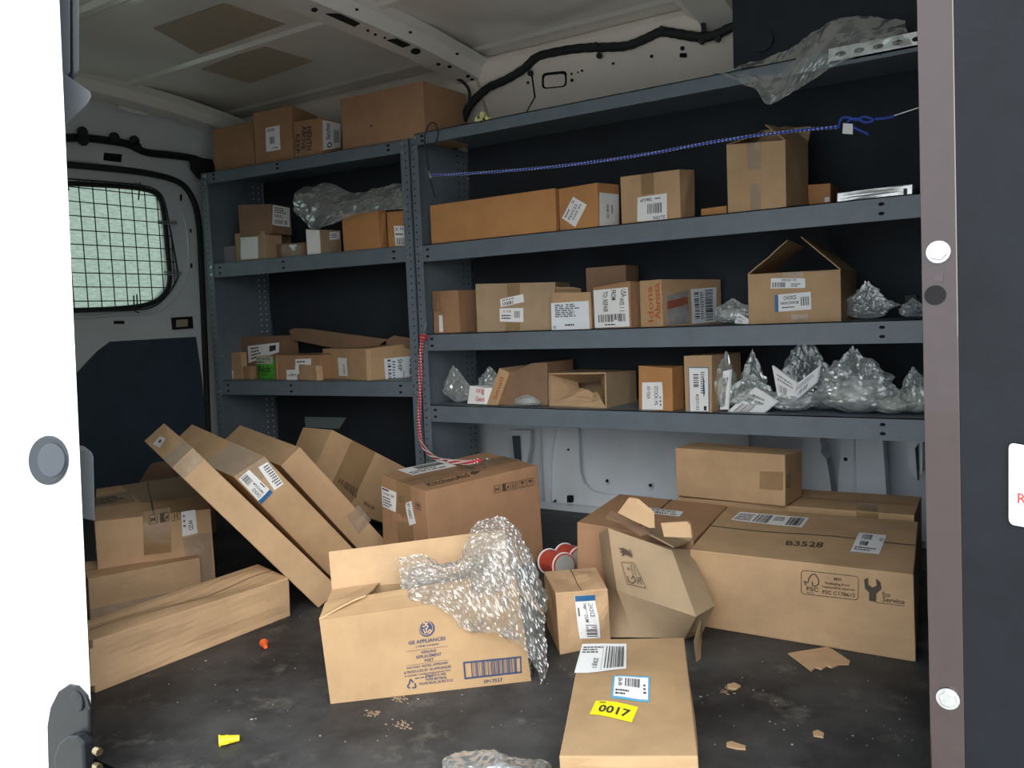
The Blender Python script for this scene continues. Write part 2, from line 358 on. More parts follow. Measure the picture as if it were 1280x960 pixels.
HEX = {
'eco':(-0.702,1.817,0,-0.238,1.824,0,-0.749,2.211,0,-0.289,2.263,0,-0.703,1.79,0.188,-0.244,1.841,0.177,-0.758,2.211,0.193,-0.289,2.263,0.185),
'box2':(-1.023,1.83,0,-0.718,1.859,0,-1.054,2.163,0,-0.75,2.191,0,-1.017,1.83,0.211,-0.72,1.859,0.189,-1.059,2.163,0.213,-0.751,2.191,0.2),
'low':(-0.927,2.27,0,-0.302,2.295,0,-0.935,2.481,0,-0.311,2.506,0,-0.927,2.27,0.191,-0.302,2.295,0.193,-0.935,2.481,0.194,-0.312,2.506,0.197),
'centre':(-1.673,1.824,0,-1.426,1.741,0,-1.547,2.2,0,-1.296,2.12,0,-1.664,1.824,0.289,-1.43,1.741,0.274,-1.55,2.2,0.303,-1.304,2.117,0.29),
'choice':(-0.9,1.523,0,-0.827,1.625,0,-1.01,1.654,0,-0.919,1.73,0,-0.913,1.535,0.133,-0.824,1.611,0.132,-1.013,1.654,0.134,-0.914,1.73,0.136),
'appl':(-1.18,1.115,0,-0.888,1.385,0,-1.293,1.233,0,-1.005,1.498,0,-1.196,1.114,0.165,-0.906,1.379,0.183,-1.28,1.233,0.176,-1.005,1.498,0.175),
'wzd':(-2.141,1.222,0,-1.986,1.473,0,-2.605,1.51,0,-2.449,1.761,0,-2.136,1.222,0.24,-1.989,1.474,0.234,-2.613,1.51,0.235,-2.441,1.761,0.246),
'front_l':(-2.087,1.162,0,-1.97,1.414,0,-2.233,1.23,0,-2.115,1.482,0,-2.082,1.162,0.109,-1.968,1.414,0.113,-2.237,1.23,0.115,-2.111,1.482,0.105),
'long_l':(-1.651,0.917,0,-1.632,1.424,0,-1.782,0.927,0,-1.753,1.429,0,-1.65,0.92,0.111,-1.626,1.421,0.102,-1.782,0.927,0.11,-1.75,1.429,0.119),
'tall':(-0.93,2.276,0.195,-0.613,2.258,0.195,-0.922,2.417,0.195,-0.604,2.399,0.195,-0.931,2.276,0.336,-0.612,2.258,0.336,-0.922,2.417,0.333,-0.602,2.399,0.327),
's2a':(-1.864,2.37,1.001,-1.354,2.369,1.001,-1.864,2.59,1.001,-1.354,2.589,1.001,-1.864,2.37,1.137,-1.354,2.369,1.139,-1.864,2.59,1.138,-1.354,2.589,1.138),
's2b':(-1.347,2.38,1.001,-1.194,2.351,1.001,-1.325,2.492,1.001,-1.172,2.462,1.001,-1.347,2.38,1.136,-1.194,2.351,1.135,-1.325,2.492,1.137,-1.172,2.462,1.138),
's2c':(-1.129,2.38,1.001,-0.927,2.353,1.001,-1.117,2.467,1.001,-0.915,2.44,1.001,-1.129,2.38,1.147,-0.927,2.353,1.141,-1.117,2.467,1.146,-0.914,2.44,1.149),
's2d':(-0.791,2.37,1.001,-0.622,2.345,1.001,-0.769,2.519,1.001,-0.6,2.494,1.001,-0.792,2.37,1.194,-0.622,2.345,1.178,-0.769,2.519,1.187,-0.598,2.494,1.19),
's2e':(-0.883,2.4,1.001,-0.806,2.4,1.001,-0.883,2.55,1.001,-0.806,2.55,1.001,-0.882,2.4,1.027,-0.806,2.4,1.028,-0.883,2.55,1.027,-0.806,2.55,1.027),
's2f':(-0.596,2.48,1.001,-0.536,2.48,1.001,-0.596,2.58,1.001,-0.536,2.58,1.001,-0.597,2.48,1.071,-0.536,2.48,1.068,-0.596,2.58,1.069,-0.536,2.58,1.069),
's2g':(-0.499,2.38,1.001,-0.315,2.38,1.001,-0.499,2.58,1.001,-0.315,2.58,1.001,-0.498,2.38,1.027,-0.314,2.38,1.029,-0.499,2.58,1.028,-0.315,2.58,1.028),
's3a':(-1.89,2.393,0.686,-1.775,2.393,0.686,-1.89,2.505,0.686,-1.775,2.505,0.686,-1.888,2.393,0.838,-1.774,2.393,0.836,-1.89,2.505,0.838,-1.775,2.505,0.838),
's3b':(-1.694,2.385,0.686,-1.413,2.443,0.686,-1.729,2.556,0.686,-1.448,2.614,0.686,-1.693,2.385,0.853,-1.407,2.443,0.844,-1.729,2.556,0.848,-1.448,2.614,0.847),
's3c':(-1.395,2.391,0.686,-1.251,2.395,0.686,-1.4,2.541,0.686,-1.256,2.545,0.686,-1.394,2.391,0.808,-1.252,2.395,0.803,-1.4,2.541,0.805,-1.256,2.545,0.805),
's3c2':(-1.322,2.5,0.686,-1.176,2.5,0.686,-1.322,2.6,0.686,-1.176,2.6,0.686,-1.322,2.5,0.886,-1.176,2.5,0.887,-1.322,2.6,0.887,-1.176,2.6,0.887),
's3d':(-1.238,2.389,0.686,-1.1,2.364,0.686,-1.228,2.444,0.686,-1.09,2.419,0.686,-1.24,2.389,0.817,-1.1,2.364,0.829,-1.228,2.444,0.825,-1.091,2.419,0.827),
's3e':(-1.08,2.39,0.686,-0.996,2.365,0.686,-0.996,2.672,0.686,-0.912,2.647,0.686,-1.08,2.39,0.828,-0.999,2.365,0.828,-0.996,2.672,0.828,-0.912,2.647,0.827),
's3g':(-0.744,2.39,0.686,-0.494,2.397,0.686,-0.751,2.64,0.686,-0.501,2.647,0.686,-0.744,2.39,0.827,-0.495,2.397,0.825,-0.751,2.64,0.826,-0.501,2.647,0.826),
's4b':(-1.429,2.41,0.432,-1.209,2.395,0.432,-1.416,2.614,0.432,-1.196,2.599,0.432,-1.429,2.41,0.541,-1.208,2.395,0.545,-1.416,2.614,0.541,-1.196,2.599,0.537),
's4c':(-1.088,2.376,0.432,-0.97,2.361,0.432,-1.079,2.449,0.432,-0.961,2.434,0.432,-1.085,2.376,0.569,-0.969,2.361,0.562,-1.079,2.449,0.565,-0.961,2.434,0.564),
's4d':(-0.932,2.364,0.432,-0.847,2.355,0.432,-0.91,2.569,0.432,-0.824,2.559,0.432,-0.933,2.364,0.598,-0.843,2.355,0.6,-0.91,2.569,0.598,-0.823,2.559,0.597),
't1':(-2.958,2.33,1.375,-2.726,2.347,1.375,-2.972,2.529,1.375,-2.74,2.546,1.375,-2.958,2.33,1.561,-2.725,2.347,1.559,-2.972,2.529,1.56,-2.74,2.546,1.56),
't2':(-2.691,2.32,1.375,-2.508,2.353,1.375,-2.723,2.497,1.375,-2.54,2.53,1.375,-2.691,2.32,1.581,-2.507,2.353,1.59,-2.723,2.497,1.584,-2.542,2.53,1.581),
't3':(-2.479,2.33,1.375,-2.343,2.343,1.375,-2.491,2.447,1.375,-2.354,2.461,1.375,-2.479,2.33,1.518,-2.342,2.343,1.513,-2.491,2.447,1.516,-2.354,2.461,1.517),
't4':(-2.245,2.35,1.375,-1.855,2.353,1.375,-2.247,2.61,1.375,-1.857,2.613,1.375,-2.245,2.35,1.566,-1.855,2.353,1.561,-2.247,2.61,1.564,-1.856,2.613,1.566),
'b1':(-2.791,2.299,1.105,-2.622,2.321,1.105,-2.806,2.417,1.105,-2.638,2.439,1.105,-2.792,2.299,1.232,-2.619,2.321,1.219,-2.806,2.417,1.223,-2.639,2.439,1.218),
'b2':(-2.849,2.32,1.005,-2.66,2.312,1.005,-2.845,2.407,1.005,-2.657,2.399,1.005,-2.849,2.32,1.123,-2.661,2.312,1.115,-2.845,2.407,1.122,-2.655,2.399,1.127),
'b3':(-3.023,2.36,1.005,-2.903,2.36,1.005,-3.023,2.46,1.005,-2.903,2.46,1.005,-3.023,2.36,1.08,-2.903,2.36,1.08,-3.023,2.46,1.08,-2.903,2.46,1.08),
'b4':(-2.649,2.36,1.005,-2.49,2.36,1.005,-2.649,2.48,1.005,-2.49,2.48,1.005,-2.65,2.36,1.066,-2.49,2.36,1.06,-2.649,2.48,1.063,-2.49,2.48,1.063),
'b5':(-2.455,2.34,1.005,-2.384,2.346,1.005,-2.465,2.463,1.005,-2.394,2.468,1.005,-2.455,2.34,1.108,-2.384,2.346,1.099,-2.465,2.463,1.104,-2.394,2.468,1.104),
'b6':(-2.28,2.36,1.005,-2.101,2.363,1.005,-2.281,2.409,1.005,-2.102,2.412,1.005,-2.28,2.36,1.147,-2.101,2.363,1.144,-2.281,2.409,1.147,-2.102,2.412,1.148),
'b7':(-2.074,2.38,1.005,-1.964,2.38,1.005,-2.074,2.5,1.005,-1.964,2.5,1.005,-2.074,2.38,1.137,-1.964,2.38,1.134,-2.074,2.5,1.136,-1.964,2.5,1.136),
'c1':(-3.044,2.42,0.518,-2.752,2.42,0.518,-3.044,2.54,0.518,-2.752,2.54,0.518,-3.044,2.42,0.695,-2.752,2.42,0.695,-3.044,2.54,0.695,-2.752,2.54,0.695),
'c3':(-2.947,2.445,0.518,-2.684,2.349,0.518,-2.877,2.636,0.518,-2.614,2.539,0.518,-2.946,2.445,0.611,-2.679,2.349,0.618,-2.877,2.636,0.614,-2.614,2.539,0.613),
'c4':(-2.681,2.354,0.518,-2.437,2.354,0.518,-2.681,2.554,0.518,-2.437,2.554,0.518,-2.68,2.354,0.618,-2.432,2.354,0.616,-2.681,2.554,0.617,-2.437,2.554,0.617),
'c5':(-2.555,2.352,0.518,-2.418,2.317,0.518,-2.548,2.379,0.518,-2.411,2.344,0.518,-2.555,2.352,0.581,-2.419,2.317,0.577,-2.548,2.379,0.578,-2.412,2.344,0.575),
'c6':(-2.502,2.433,0.518,-2.174,2.336,0.518,-2.437,2.651,0.518,-2.109,2.554,0.518,-2.498,2.433,0.637,-2.173,2.336,0.638,-2.437,2.651,0.642,-2.109,2.554,0.65),
'L1':(-1.61,1.5,0,-1.58,1.55,0.04,-1.92,1.64,0.03,-1.9,1.69,0.07,-1.707,1.17,0.421,-1.695,1.22,0.46,-2.039,1.32,0.446,-2.005,1.36,0.49),
'L2':(-1.66,1.64,0,-1.63,1.71,0.06,-2.15,1.8,0.04,-2.13,1.87,0.1,-1.735,1.36,0.363,-1.697,1.43,0.405,-2.22,1.51,0.39,-2.191,1.58,0.452),
'L3':(-1.77,1.87,0,-1.75,1.93,0.05,-2.26,2.05,0.02,-2.23,2.11,0.07,-1.857,1.62,0.338,-1.828,1.67,0.386,-2.34,1.8,0.36,-2.308,1.85,0.41),
'L4':(-2.14,2.279,0,-1.969,2.236,0,-2.119,2.397,0.152,-1.947,2.365,0.163,-2.226,1.915,0.173,-2.054,1.873,0.184,-2.204,2.033,0.382,-2.032,2.001,0.384),
'near':(-0.59,0.99,0,-0.41,1.07,0,-0.76,1.39,0,-0.59,1.47,0,-0.593,0.99,0.107,-0.416,1.07,0.115,-0.77,1.39,0.106,-0.593,1.47,0.113),
}
# ------------------------------------------------------------------ the van body
def ring(name, m, to3, inner, rect, thick, parent=None, kind='structure'):
    """a sheet with a rounded opening: inner loop (2D) joined to the rectangle rect, thick along vector"""
    x0, x1, y0, y1 = rect; cx = sum(p[0] for p in inner)/len(inner); cy = sum(p[1] for p in inner)/len(inner)
    corners = [(x0, y0), (x1, y0), (x1, y1), (x0, y1)]
    def outp(a):
        dx, dy = math.cos(a), math.sin(a); ts = []
        if dx: ts += [t for t in ((x0-cx)/dx, (x1-cx)/dx) if t > 0]
        if dy: ts += [t for t in ((y0-cy)/dy, (y1-cy)/dy) if t > 0]
        t = min(ts); return (cx+dx*t, cy+dy*t)
    def inp(a):
        d = (math.cos(a), math.sin(a)); best = None
        for p, q in zip(inner, inner[1:]+inner[:1]):
            ex, ey = q[0]-p[0], q[1]-p[1]; den = d[0]*ey-d[1]*ex
            if abs(den) < 1e-12: continue
            t = ((p[0]-cx)*ey-(p[1]-cy)*ex)/den; s_ = ((p[0]-cx)*d[1]-(p[1]-cy)*d[0])/den
            if t > 0 and -1e-6 <= s_ <= 1+1e-6 and (best is None or t < best): best = t
        return (cx+d[0]*best, cy+d[1]*best)
    angs = sorted([math.atan2(q[1]-cy, q[0]-cx) for q in corners]+[math.atan2(q[1]-cy, q[0]-cx) for q in inner]); 
    I = [Vector(to3(*inp(a))) for a in angs]; O = [Vector(to3(*outp(a))) for a in angs]; th = Vector(thick); n = len(angs); b = MB()
    b.v = I+O+[p+th for p in I]+[p+th for p in O]
    for k in range(n):
        j = (k+1) % n; b.f += [(k, j, n+j, n+k), (2*n+j, 2*n+k, 3*n+k, 3*n+j), (j, k, 2*n+k, 2*n+j), (n+k, n+j, 3*n+j, 3*n+k)]
    o = b.build(name, m, parent)
    if parent is None: o['kind'] = kind
    return o
def struct(name, b, m, **k): o = b.build(name, m, **k); o['kind'] = 'structure'; return o

g = struct('ground', MB().aab(-9, 9, -12, 9, -1.1, -.95), 'concrete')
fl = MB()
NX, NY = 40, 24
for j in range(NY+1):
    for i in range(NX+1):
        x, y = -3.2+3.12*i/NX, .765+2.015*j/NY; fl.v.append(Vector((x, y, 0)))
fl.f = [(j*(NX+1)+i, j*(NX+1)+i+1, (j+1)*(NX+1)+i+1, (j+1)*(NX+1)+i) for j in range(NY) for i in range(NX)]
floor = struct('floor', fl, 'rubber_mat')
struct('trim_1', MB().aab(-1.28, -.05, .68, .72, -.12, -.004).aab(-3.3, -.05, .76, 2.85, -.12, -.004), 'black_plastic')   # sill below the mat

# roof skin with pressed ribs running front to back
rf = MB(); ys = []
prof = [(.68, 1.66), (.8, 1.70)]
for yc in (1.5, 2.02, 2.56): prof += [(yc-.03, 1.70), (yc-.012, 1.692), (yc+.012, 1.692), (yc+.03, 1.70)]
prof += [(2.66, 1.695)]
X0, X1 = -3.35, -.02
rf.v = [Vector((x, y, z)) for y, z in prof for x in (X0, X1)]; n = len(prof)
rf.f = [(2*k, 2*k+1, 2*k+3, 2*k+2) for k in range(n-1)]
ceiling = struct('ceiling', rf, 'roof_paint', solid=.01)
pd = MB()
for q in (((192, 35), (280, 4), (356, 30), (250, 67)), ((252, 86), (327, 57), (392, 76), (312, 104)), ((640, -40), (740, -70), (800, -40), (700, -10))):
    pd = MB(); pd.prism([atZ(p, 1.6935) for p in q], (0, 0, -.002)); pd.build('sound_pad', 'pad', ceiling)

# outer skin and inner upper side panel on the far side
struct('wall_far', MB().aab(-3.35, 0, 2.80, 2.83, -.1, 1.75), 'wall_paint')
cp = [(2.79, 1.30), (2.74, 1.40), (2.735, 1.44), (2.70, 1.455), (2.66, 1.5275), (2.62, 1.60), (2.60, 1.655), (2.605, 1.672), (2.66, 1.70)]
cb = MB(); XS = [-3.2, -2.2, -1.82, -1.80, -1.5, -1.2, -.9, -.6, -.02]
cb.v = [Vector((x, y+(.012 if -1.821 < x < -1.801 else 0), z)) for y, z in cp for x in XS]; m_ = len(XS)
cb.f = [(r*m_+c, r*m_+c+1, (r+1)*m_+c+1, (r+1)*m_+c) for r in range(len(cp)-1) for c in range(m_-1)]
cant = struct('trim_2', cb, 'cream_paint', solid=.004)
def onP(px, a, b):   # a point on the sloped side panel between two profile points
    o = Vector((0, a[0], a[1])); n = Vector((0, -(b[1]-a[1]), b[0]-a[0])); n = n if n.y < 0 else -n
    return hit(px, o, n)
A_, B_ = cp[3], cp[5]
def panel_mark(name, pts, m, off=.003):
    o_ = Vector((0, -1, -.55)).normalized(); MB().prism([onP(p, A_, B_)+o_*off for p in pts], o_*.0015).build(name, m, cant)
def rr(x0, y0, x1, y1, r, sk=0, n=4):
    out_ = []
    for cx, cy, a0 in ((x1-r, y0+r, -90), (x1-r, y1-r, 0), (x0+r, y1-r, 90), (x0+r, y0+r, 180)):
        for k in range(n+1): a = math.radians(a0+90*k/n); x = cx+r*math.cos(a); out_.append((x, cy+r*math.sin(a)+sk*(x-x0)))
    return out_
panel_mark('recess', rr(678, 91, 709, 111, 5, -.10), 'hole'); panel_mark('recess_panel', rr(681, 94, 707, 109, 4, -.10), 'cream_paint', .0052)
for x, y, r in ((715, 92, 1.5), (715.5, 100, 2.2), (728, 88, 1.6), (767, 79, 1.8), (815, 70, 2.2), (853.5, 60, 3), (660.5, 103, 1.9), (723, 90, 1.2)):
    panel_mark('hole', [(x+r*math.cos(t*.7854), y+r*math.sin(t*.7854)) for t in range(8)], 'hole')
panel_mark('hole', rr(850, 66, 859, 71.5, 1), 'hole')
panel_mark('seam', [(664, 92), (666, 92), (670, 121), (668, 122)], 'hole', .001); panel_mark('seam', [(668, 121), (670, 121), (657.5, 143), (656, 143)], 'hole', .001)

# roof bows (pressed cross beams)
def bow(xc, wd, name, sag=.035, m='roof_paint'):
    b = MB(); ys = [.75+1.88*k/16 for k in range(17)]; sec = [(-wd/2-.03, 0), (-wd/2, -.018), (-wd/2+.025, -.052), (wd/2-.025, -.052), (wd/2, -.018), (wd/2+.03, 0)]
    for y in ys:
        t = (y-1.75)/.85; z = 1.702-sag*t*t if t > 0 else 1.702
        b.v += [Vector((xc+dx-.04*max(0, t-.6), y, z+dz)) for dx, dz in sec]
    k = len(sec); b.f = [(r*k+c, r*k+c+1, (r+1)*k+c+1, (r+1)*k+c) for r in range(16) for c in range(k-1)]
    o = b.build(name, m, smooth=False, solid=.003); o['kind'] = 'structure'; return o, xc
bw, xb = bow(-1.83, .15, 'beam_1')
def on_bow(p):
    z = 1.65
    for _ in range(12):
        y = atZ(p, z).y; t = max(0, (y-1.75)/.85); z = 1.702-.035*t*t-.0555
    return atZ(p, z)
def bow_mark(pts, nm, m): MB().prism([on_bow(p) for p in pts], (0, 0, -.002)).build(nm, m, bw)
bow_mark([(407, 17), (424, 17), (450, 29), (443, 33)], 'slot', 'hole'); bow_mark([(484, 50), (496, 48), (513, 56), (503, 59)], 'slot', 'hole')
for x, y, r in ((393, 12, 3), (446, 11.5, 1.6), (513, 40, 1.6), (519.5, 64, 4.5), (571.5, 67, 1.6), (548, 80, 2), (562, 83, 2), (585, 95, 2), (590, 99, 1.5), (460, 38, 1.4), (469, 43, 1.4), (481, 47, 1.2)):
    bow_mark([(x+r*1.4*math.cos(t*.7854), y+r*.8*math.sin(t*.7854)) for t in range(8)], 'hole', 'hole')
bow(-3.11, .14, 'beam_2', .06); bow(-.86, .16, 'beam_3', .05)
struct('wall_front', MB().aab(-.10, -.07, 1.04, 2.8, -.1, 1.75), 'liner')
ub = MB().aab(-.79, -.10, 2.44, 2.72, 1.415, 1.75); ub.tube([atY((952, 50), 2.43), atY((952, 50), 2.43)+Vector((0, .1, 0))], .032, seg=16)
struct('partition', ub, 'liner')

# rear wall with its window
XR = -3.2
def rp(px): q = atX(px, XR); return (q.y, q.z)
inner = [rp(p) for p in ((197, 243), (203, 260), (207, 300), (210, 342), (207, 360), (196, 373), (178, 380), (140, 384), (90, 387))]+[(1.55, .82), (1.47, .86), (1.45, .92), (1.45, 1.22), (1.47, 1.28), (1.55, 1.32)]+[rp(p) for p in ((80, 227), (130, 230), (165, 233), (185, 236))]
wall_rear = ring('wall_rear', 'van_paint', lambda y, z: (XR, y, z), inner, (.70, 2.80, -.1, 1.75), (-.03, 0, 0))
win = MB().poly([(XR-.02, 1.35, .72), (XR-.02, 2.36, .72), (XR-.02, 2.36, 1.42), (XR-.02, 1.35, 1.42)]).build('window_1', 'frosted_pane'); win['kind'] = 'structure'
def rtube(nm, pts, r, m, X=XR+.01, par=None, sm=5): return MB().tube(smoothpath([atX(p, X) for p in pts], sm), r).build(nm, m, par, smooth=True)
rtube('window_seal', ((78, 229), (150, 233), (185, 238), (199, 247), (205, 270), (209, 310), (212, 345), (209, 362), (197, 375), (178, 382), (140, 386), (88, 388)), .010, 'rubber', par=win)
rtube('door_seal', ((74, 205), (120, 209), (180, 216), (220, 226), (238, 243), (248, 275), (252, 340), (256, 430), (261, 560), (264, 640)), .013, 'rubber', XR+.02, wall_rear)
rtube('panel_rim', ((90, 397), (120, 396), (150, 393), (190, 391), (215, 376), (231, 352), (236, 330), (234, 290), (228, 262)), .006, 'van_paint', XR+.003, wall_rear)
pn = MB().prism([atX(p, XR+.004) for p in ((70, 480), (92, 470), (121, 439), (137, 427), (243, 421), (250, 470), (257, 545), (258, 700), (40, 760))], (.012, 0, 0)).build('lower_panel', 'navy_panel', wall_rear)
MB().prism([atX(p, XR+.004) for p in ((213.5, 397), (239, 395.5), (240, 410.5), (215, 412))], (.01, 0, 0)).build('latch_plate', 'black_plastic', wall_rear)
MB().prism([atX(p, XR+.015) for p in ((220, 400), (234, 399), (234, 408), (220, 409))], (.004, 0, 0)).build('latch_tab', 'pad', wall_rear)
for q in (((142, 401), (155, 401), (155, 405), (142, 405)), ((225, 243), (227, 243), (227, 251), (225, 251)), ((237, 286), (239, 286), (239, 291), (237, 291)), ((238, 329), (240, 329), (240, 335), (238, 335)), ((130, 191), (152, 193), (151, 203), (129, 200))):
    MB().prism([atX(p, XR+.001) for p in q], (.003, 0, 0)).build('slot', 'hole', wall_rear)
MB().prism([atX(p, XR+.02) for p in ((150, 131), (172, 134), (189, 142), (182, 145), (160, 140), (145, 135))], (.004, 0, 0)).build('slot_painted_light', 'white_paint', wall_rear)  # white plate painted as daylight coming through the brake light slot
MB().tube([atX(p, XR+.008) for p in ((76, 198), (110, 201), (150, 207), (190, 212))], .003).build('panel_crease', 'white_paint', wall_rear)
# wiring loom on the header
lm = rtube('wiring_loom', ((70, 173), (100, 172), (130, 175), (160, 180), (182, 190), (215, 194), (245, 199), (268, 210)), .016, 'black_plastic', XR+.03)
tag(lm, 'black corrugated wiring conduit clipped across the header above the rear window', 'cable')
for x, y in ((102, 165), (103, 176), (142, 172), (167, 176), (170, 184)): MB().disc(atX((x, y), XR+.045), (1, 0, 0), .02, .012).build('clip', 'rubber', lm)
MB().prism([atX(p, XR+.045) for p in ((236, 196), (262, 200), (266, 215), (262, 232), (246, 222), (238, 212))], (.02, 0, 0)).build('junction', 'rubber', lm)
# wire guard
def inside(y, z, poly):
    c = False
    for (a, b), (p, q) in zip(poly, poly[1:]+poly[:1]):
        if (b > z) != (q > z) and y < (p-a)*(z-b)/(q-b)+a: c = not c
    return c
XG = XR+.05; GP = ((78, 223), (130, 227), (172, 231), (192, 236), (204, 248), (211, 278), (217, 310), (222, 340), (220, 352), (207, 371), (190, 384), (160, 388), (120, 389), (88, 390))
guard = empty('window_guard', atX((220, 390), XG)); tag(guard, 'black welded wire guard mesh fixed over the rear door window', 'window guard')
gl = [(atX(p, XG).y, atX(p, XG).z) for p in GP]+[(1.5, .82), (1.42, .9), (1.42, 1.25), (1.5, 1.34)]
MB().tube(smoothpath([(XG, y, z) for y, z in gl+gl[:1]], 4), .0035, seg=6).build('guard_frame', 'rubber', guard)
def span(fn, lo, hi, n=200):
    ts = [lo+(hi-lo)*k/n for k in range(n+1)]; ok = [t for t in ts if inside(*fn(t), gl)]
    return (fn(min(ok)), fn(max(ok))) if ok else None
dy = (atX((200, 300), XG).y-atX((86, 300), XG).y)/7; y0 = atX((86, 300), XG).y; dz = (atX((150, 240), XG).z-atX((150, 376), XG).z)/8; z0 = atX((150, 376), XG).z
for k in range(-3, 9):
    s_ = span(lambda t: (y0+dy*k, t), .7, 1.45)
    if s_: MB().tube([(XG, *s_[0]), (XG, *s_[1])], .0022, seg=5).build('wire', 'rubber', guard)
for k in range(-1, 10):
    s_ = span(lambda t: (t, z0+dz*k), 1.3, 2.5)
    if s_: MB().tube([(XG, *s_[0]), (XG, *s_[1])], .0022, seg=5).build('wire', 'rubber', guard)
for pts in (((168, 230), (175, 228), (173, 250)), ((82, 224), (86, 238)), ((167, 369), (168, 388), (173, 391)), ((171, 368), (172, 388)), ((197, 276), (221, 278)), ((197, 279), (221, 280)), ((205, 340), (227, 341)), ((205, 343), (227, 343))):
    MB().tube([atX(p, XG+.006) for p in pts], .003, seg=5).build('bracket', 'zinc' if pts[0][0] > 190 else 'rubber', guard)

# far side inner structure below the shelves
YW = 2.735
def wp(px, Y=YW): q = atY(px, Y); return (q.x, q.z)
inner = [wp(p) for p in ((722, 530), (723, 560), (724, 590), (729, 604), (740, 614), (756, 618), (790, 620), (815, 621), (826, 615), (831, 604), (831, 580), (830, 530))]
inner = [(x, z) for x, z in inner]
xa = wp((680, 600))[0]; xb_ = wp((836, 600))[0]
ip = ring('wall_inner', 'wall_paint', lambda x, z: (x, YW, z), inner, (xa, -.86, .015, .42), (0, .012, 0))
MB().aab(-1.66, -.1, 2.70, 2.78, -.05, .022).build('sill', 'wall_paint', ip)
MB().prism([atY(p, 2.715) for p in ((684, 545), (694, 538), (690, 560), (688, 575), (687, 634), (682, 637), (679, 575))], (0, .02, 0)).build('pillar_rib', 'wall_paint', ip)
MB().prism([atY(p, 2.73) for p in ((636, 538), (663, 538), (662, 560), (658, 580), (650, 574), (649, 545), (636, 545))], (0, .02, 0)).build('pillar_rib', 'wall_paint', ip)
MB().prism([atY(p, 2.70) for p in ((640, 545), (648, 545), (650, 575), (643, 573))], (0, .01, 0)).build('rib', 'steel_dark', ip)
for x, y, r in ((710.5, 562, 1.6), (759, 601, 2.2), (813, 606.5, 2.2)):
    MB().disc(atY((x, y), 2.733 if x < 715 else 2.775), (0, -1, 0), r*.0029, .002).build('hole', 'hole', ip)
for x, y in ((759, 601), (813, 606.5)): MB().disc(atY((x, y), 2.79), (0, -1, 0), .013, .008, 14).build('boss', 'wall_paint', ip)
MB().prism([atY(p, 2.733) for p in rr(709, 619, 717, 628, 1.5)], (0, -.002, 0)).build('hole', 'hole', ip)
MB().prism([atY(p, 2.733) for p in ((686, 631), (695, 624), (696, 628), (688, 635))], (0, -.006, 0)).build('rubber_plug', 'rubber', ip)
for q, m in ((((1003, 540), (1024, 540), (1027, 560), (1026, 566), (1033, 574), (1036, 590), (1040, 620), (1000, 618)), 'wall_paint'), (((1050, 545), (1103, 547), (1104, 562), (1106, 585), (1108, 622), (1047, 617), (1048, 590), (1050, 575)), 'wall_paint'), (((1134, 548), (1153, 549), (1153, 590), (1146, 600), (1136, 585)), 'wall_paint')):
    MB().prism([atY(p, 2.68) for p in q], (0, .06, 0)).build('pillar_rib', m, ip)
MB().tube([atY(p, 2.679) for p in ((1067, 548), (1068, 585), (1069, 620))], .004).build('rib', 'wall_paint', ip)
MB().disc(atY((1057, 574), 2.678), (0, -1, 0), .006, .002).build('hole', 'hole', ip)
MB().prism([atY(p, 2.675) for p in ((1144, 560), (1148, 555), (1149, 600), (1147, 600))], (0, -.004, 0)).build('strap', 'rubber', ip)

# near side of the body: white outer skin, flange and black panel at the front edge of the doorway
YS = .72
_e0, _e1 = atY((75, 0), YS), atY((118, 960), YS)
def xs(z): return _e0.x+(_e1.x-_e0.x)*(z-_e0.z)/(_e1.z-_e0.z)
sk = MB().prism([(xs(1.9), YS, 1.9), (-3.4, YS, 1.9), (-3.4, YS, -.85), (xs(-.85), YS, -.85)], (-.085, .035, 0))
wn = struct('wall_near', sk, 'white_paint', bevel=.006)
struct('trim_3', MB().aab(xs(1.5), -.06, .70, .76, 1.52, 1.78), 'white_paint')
for q, m in ((((50, -30), (88, -30), (88, 92), (50, 92)), 'van_paint'), (((91, -30), (99, -30), (99, 90), (92, 92)), 'van_paint'), (((50, 86), (78, 89), (113, 114), (115, 120), (110, 129), (76, 161), (50, 168)), 'van_paint'), (((80, 562), (110, 562), (115, 565), (117, 572), (119, 652), (80, 645)), 'van_paint'), (((85, 640), (117, 650), (121, 700), (85, 706)), 'black_plastic')):
    MB().prism([atY(p, .80) for p in q], (-.07, .03, 0)).build('jamb_trim', 'trim_grey' if m == 'van_paint' else m, wn, bevel=.004)
mat_dummy = 0
pg = empty('grommet', atY((64, 575), YS)); tag(pg, 'grey oval rubber grommet set in the white door pillar', 'grommet')
def ell(cx, cy, rx, ry, Y, n=28, tilt=0): return [atY((cx+rx*math.cos(t*2*math.pi/n), cy+ry*math.sin(t*2*math.pi/n)), Y) for t in range(n)]
MB().prism(ell(63, 575, 24, 31, YS), (0, -.006, 0)).build('rim', 'rubber_grey' if 'rubber_grey' in MATS else mat('rubber_grey', (.022, .028, .038), rough=.5), pg, bevel=.003)
MB().prism(ell(65, 575, 17, 21, YS-.006), (0, -.002, 0)).build('centre_disc', mat('rubber_light', (.042, .052, .066), rough=.4), pg, bevel=.002)
st = empty('striker_plate', atY((92, 960), YS)); tag(st, 'black door striker plate with two brass pins low on the white pillar', 'striker')
MB().prism([atY(p, YS) for p in ((66, 985), (64, 905), (68, 882), (78, 862), (90, 854), (100, 856), (111, 868), (116, 885), (119, 985))], (0, -.008, 0)).build('base_plate', 'black_plastic', st, bevel=.003)
MB().prism([atY(p, YS-.008) for p in ((80, 990), (82, 938), (88, 922), (98, 914), (110, 914), (118, 922), (121, 990))], (0, -.02, 0)).build('boss', 'black_plastic', st, bevel=.004)
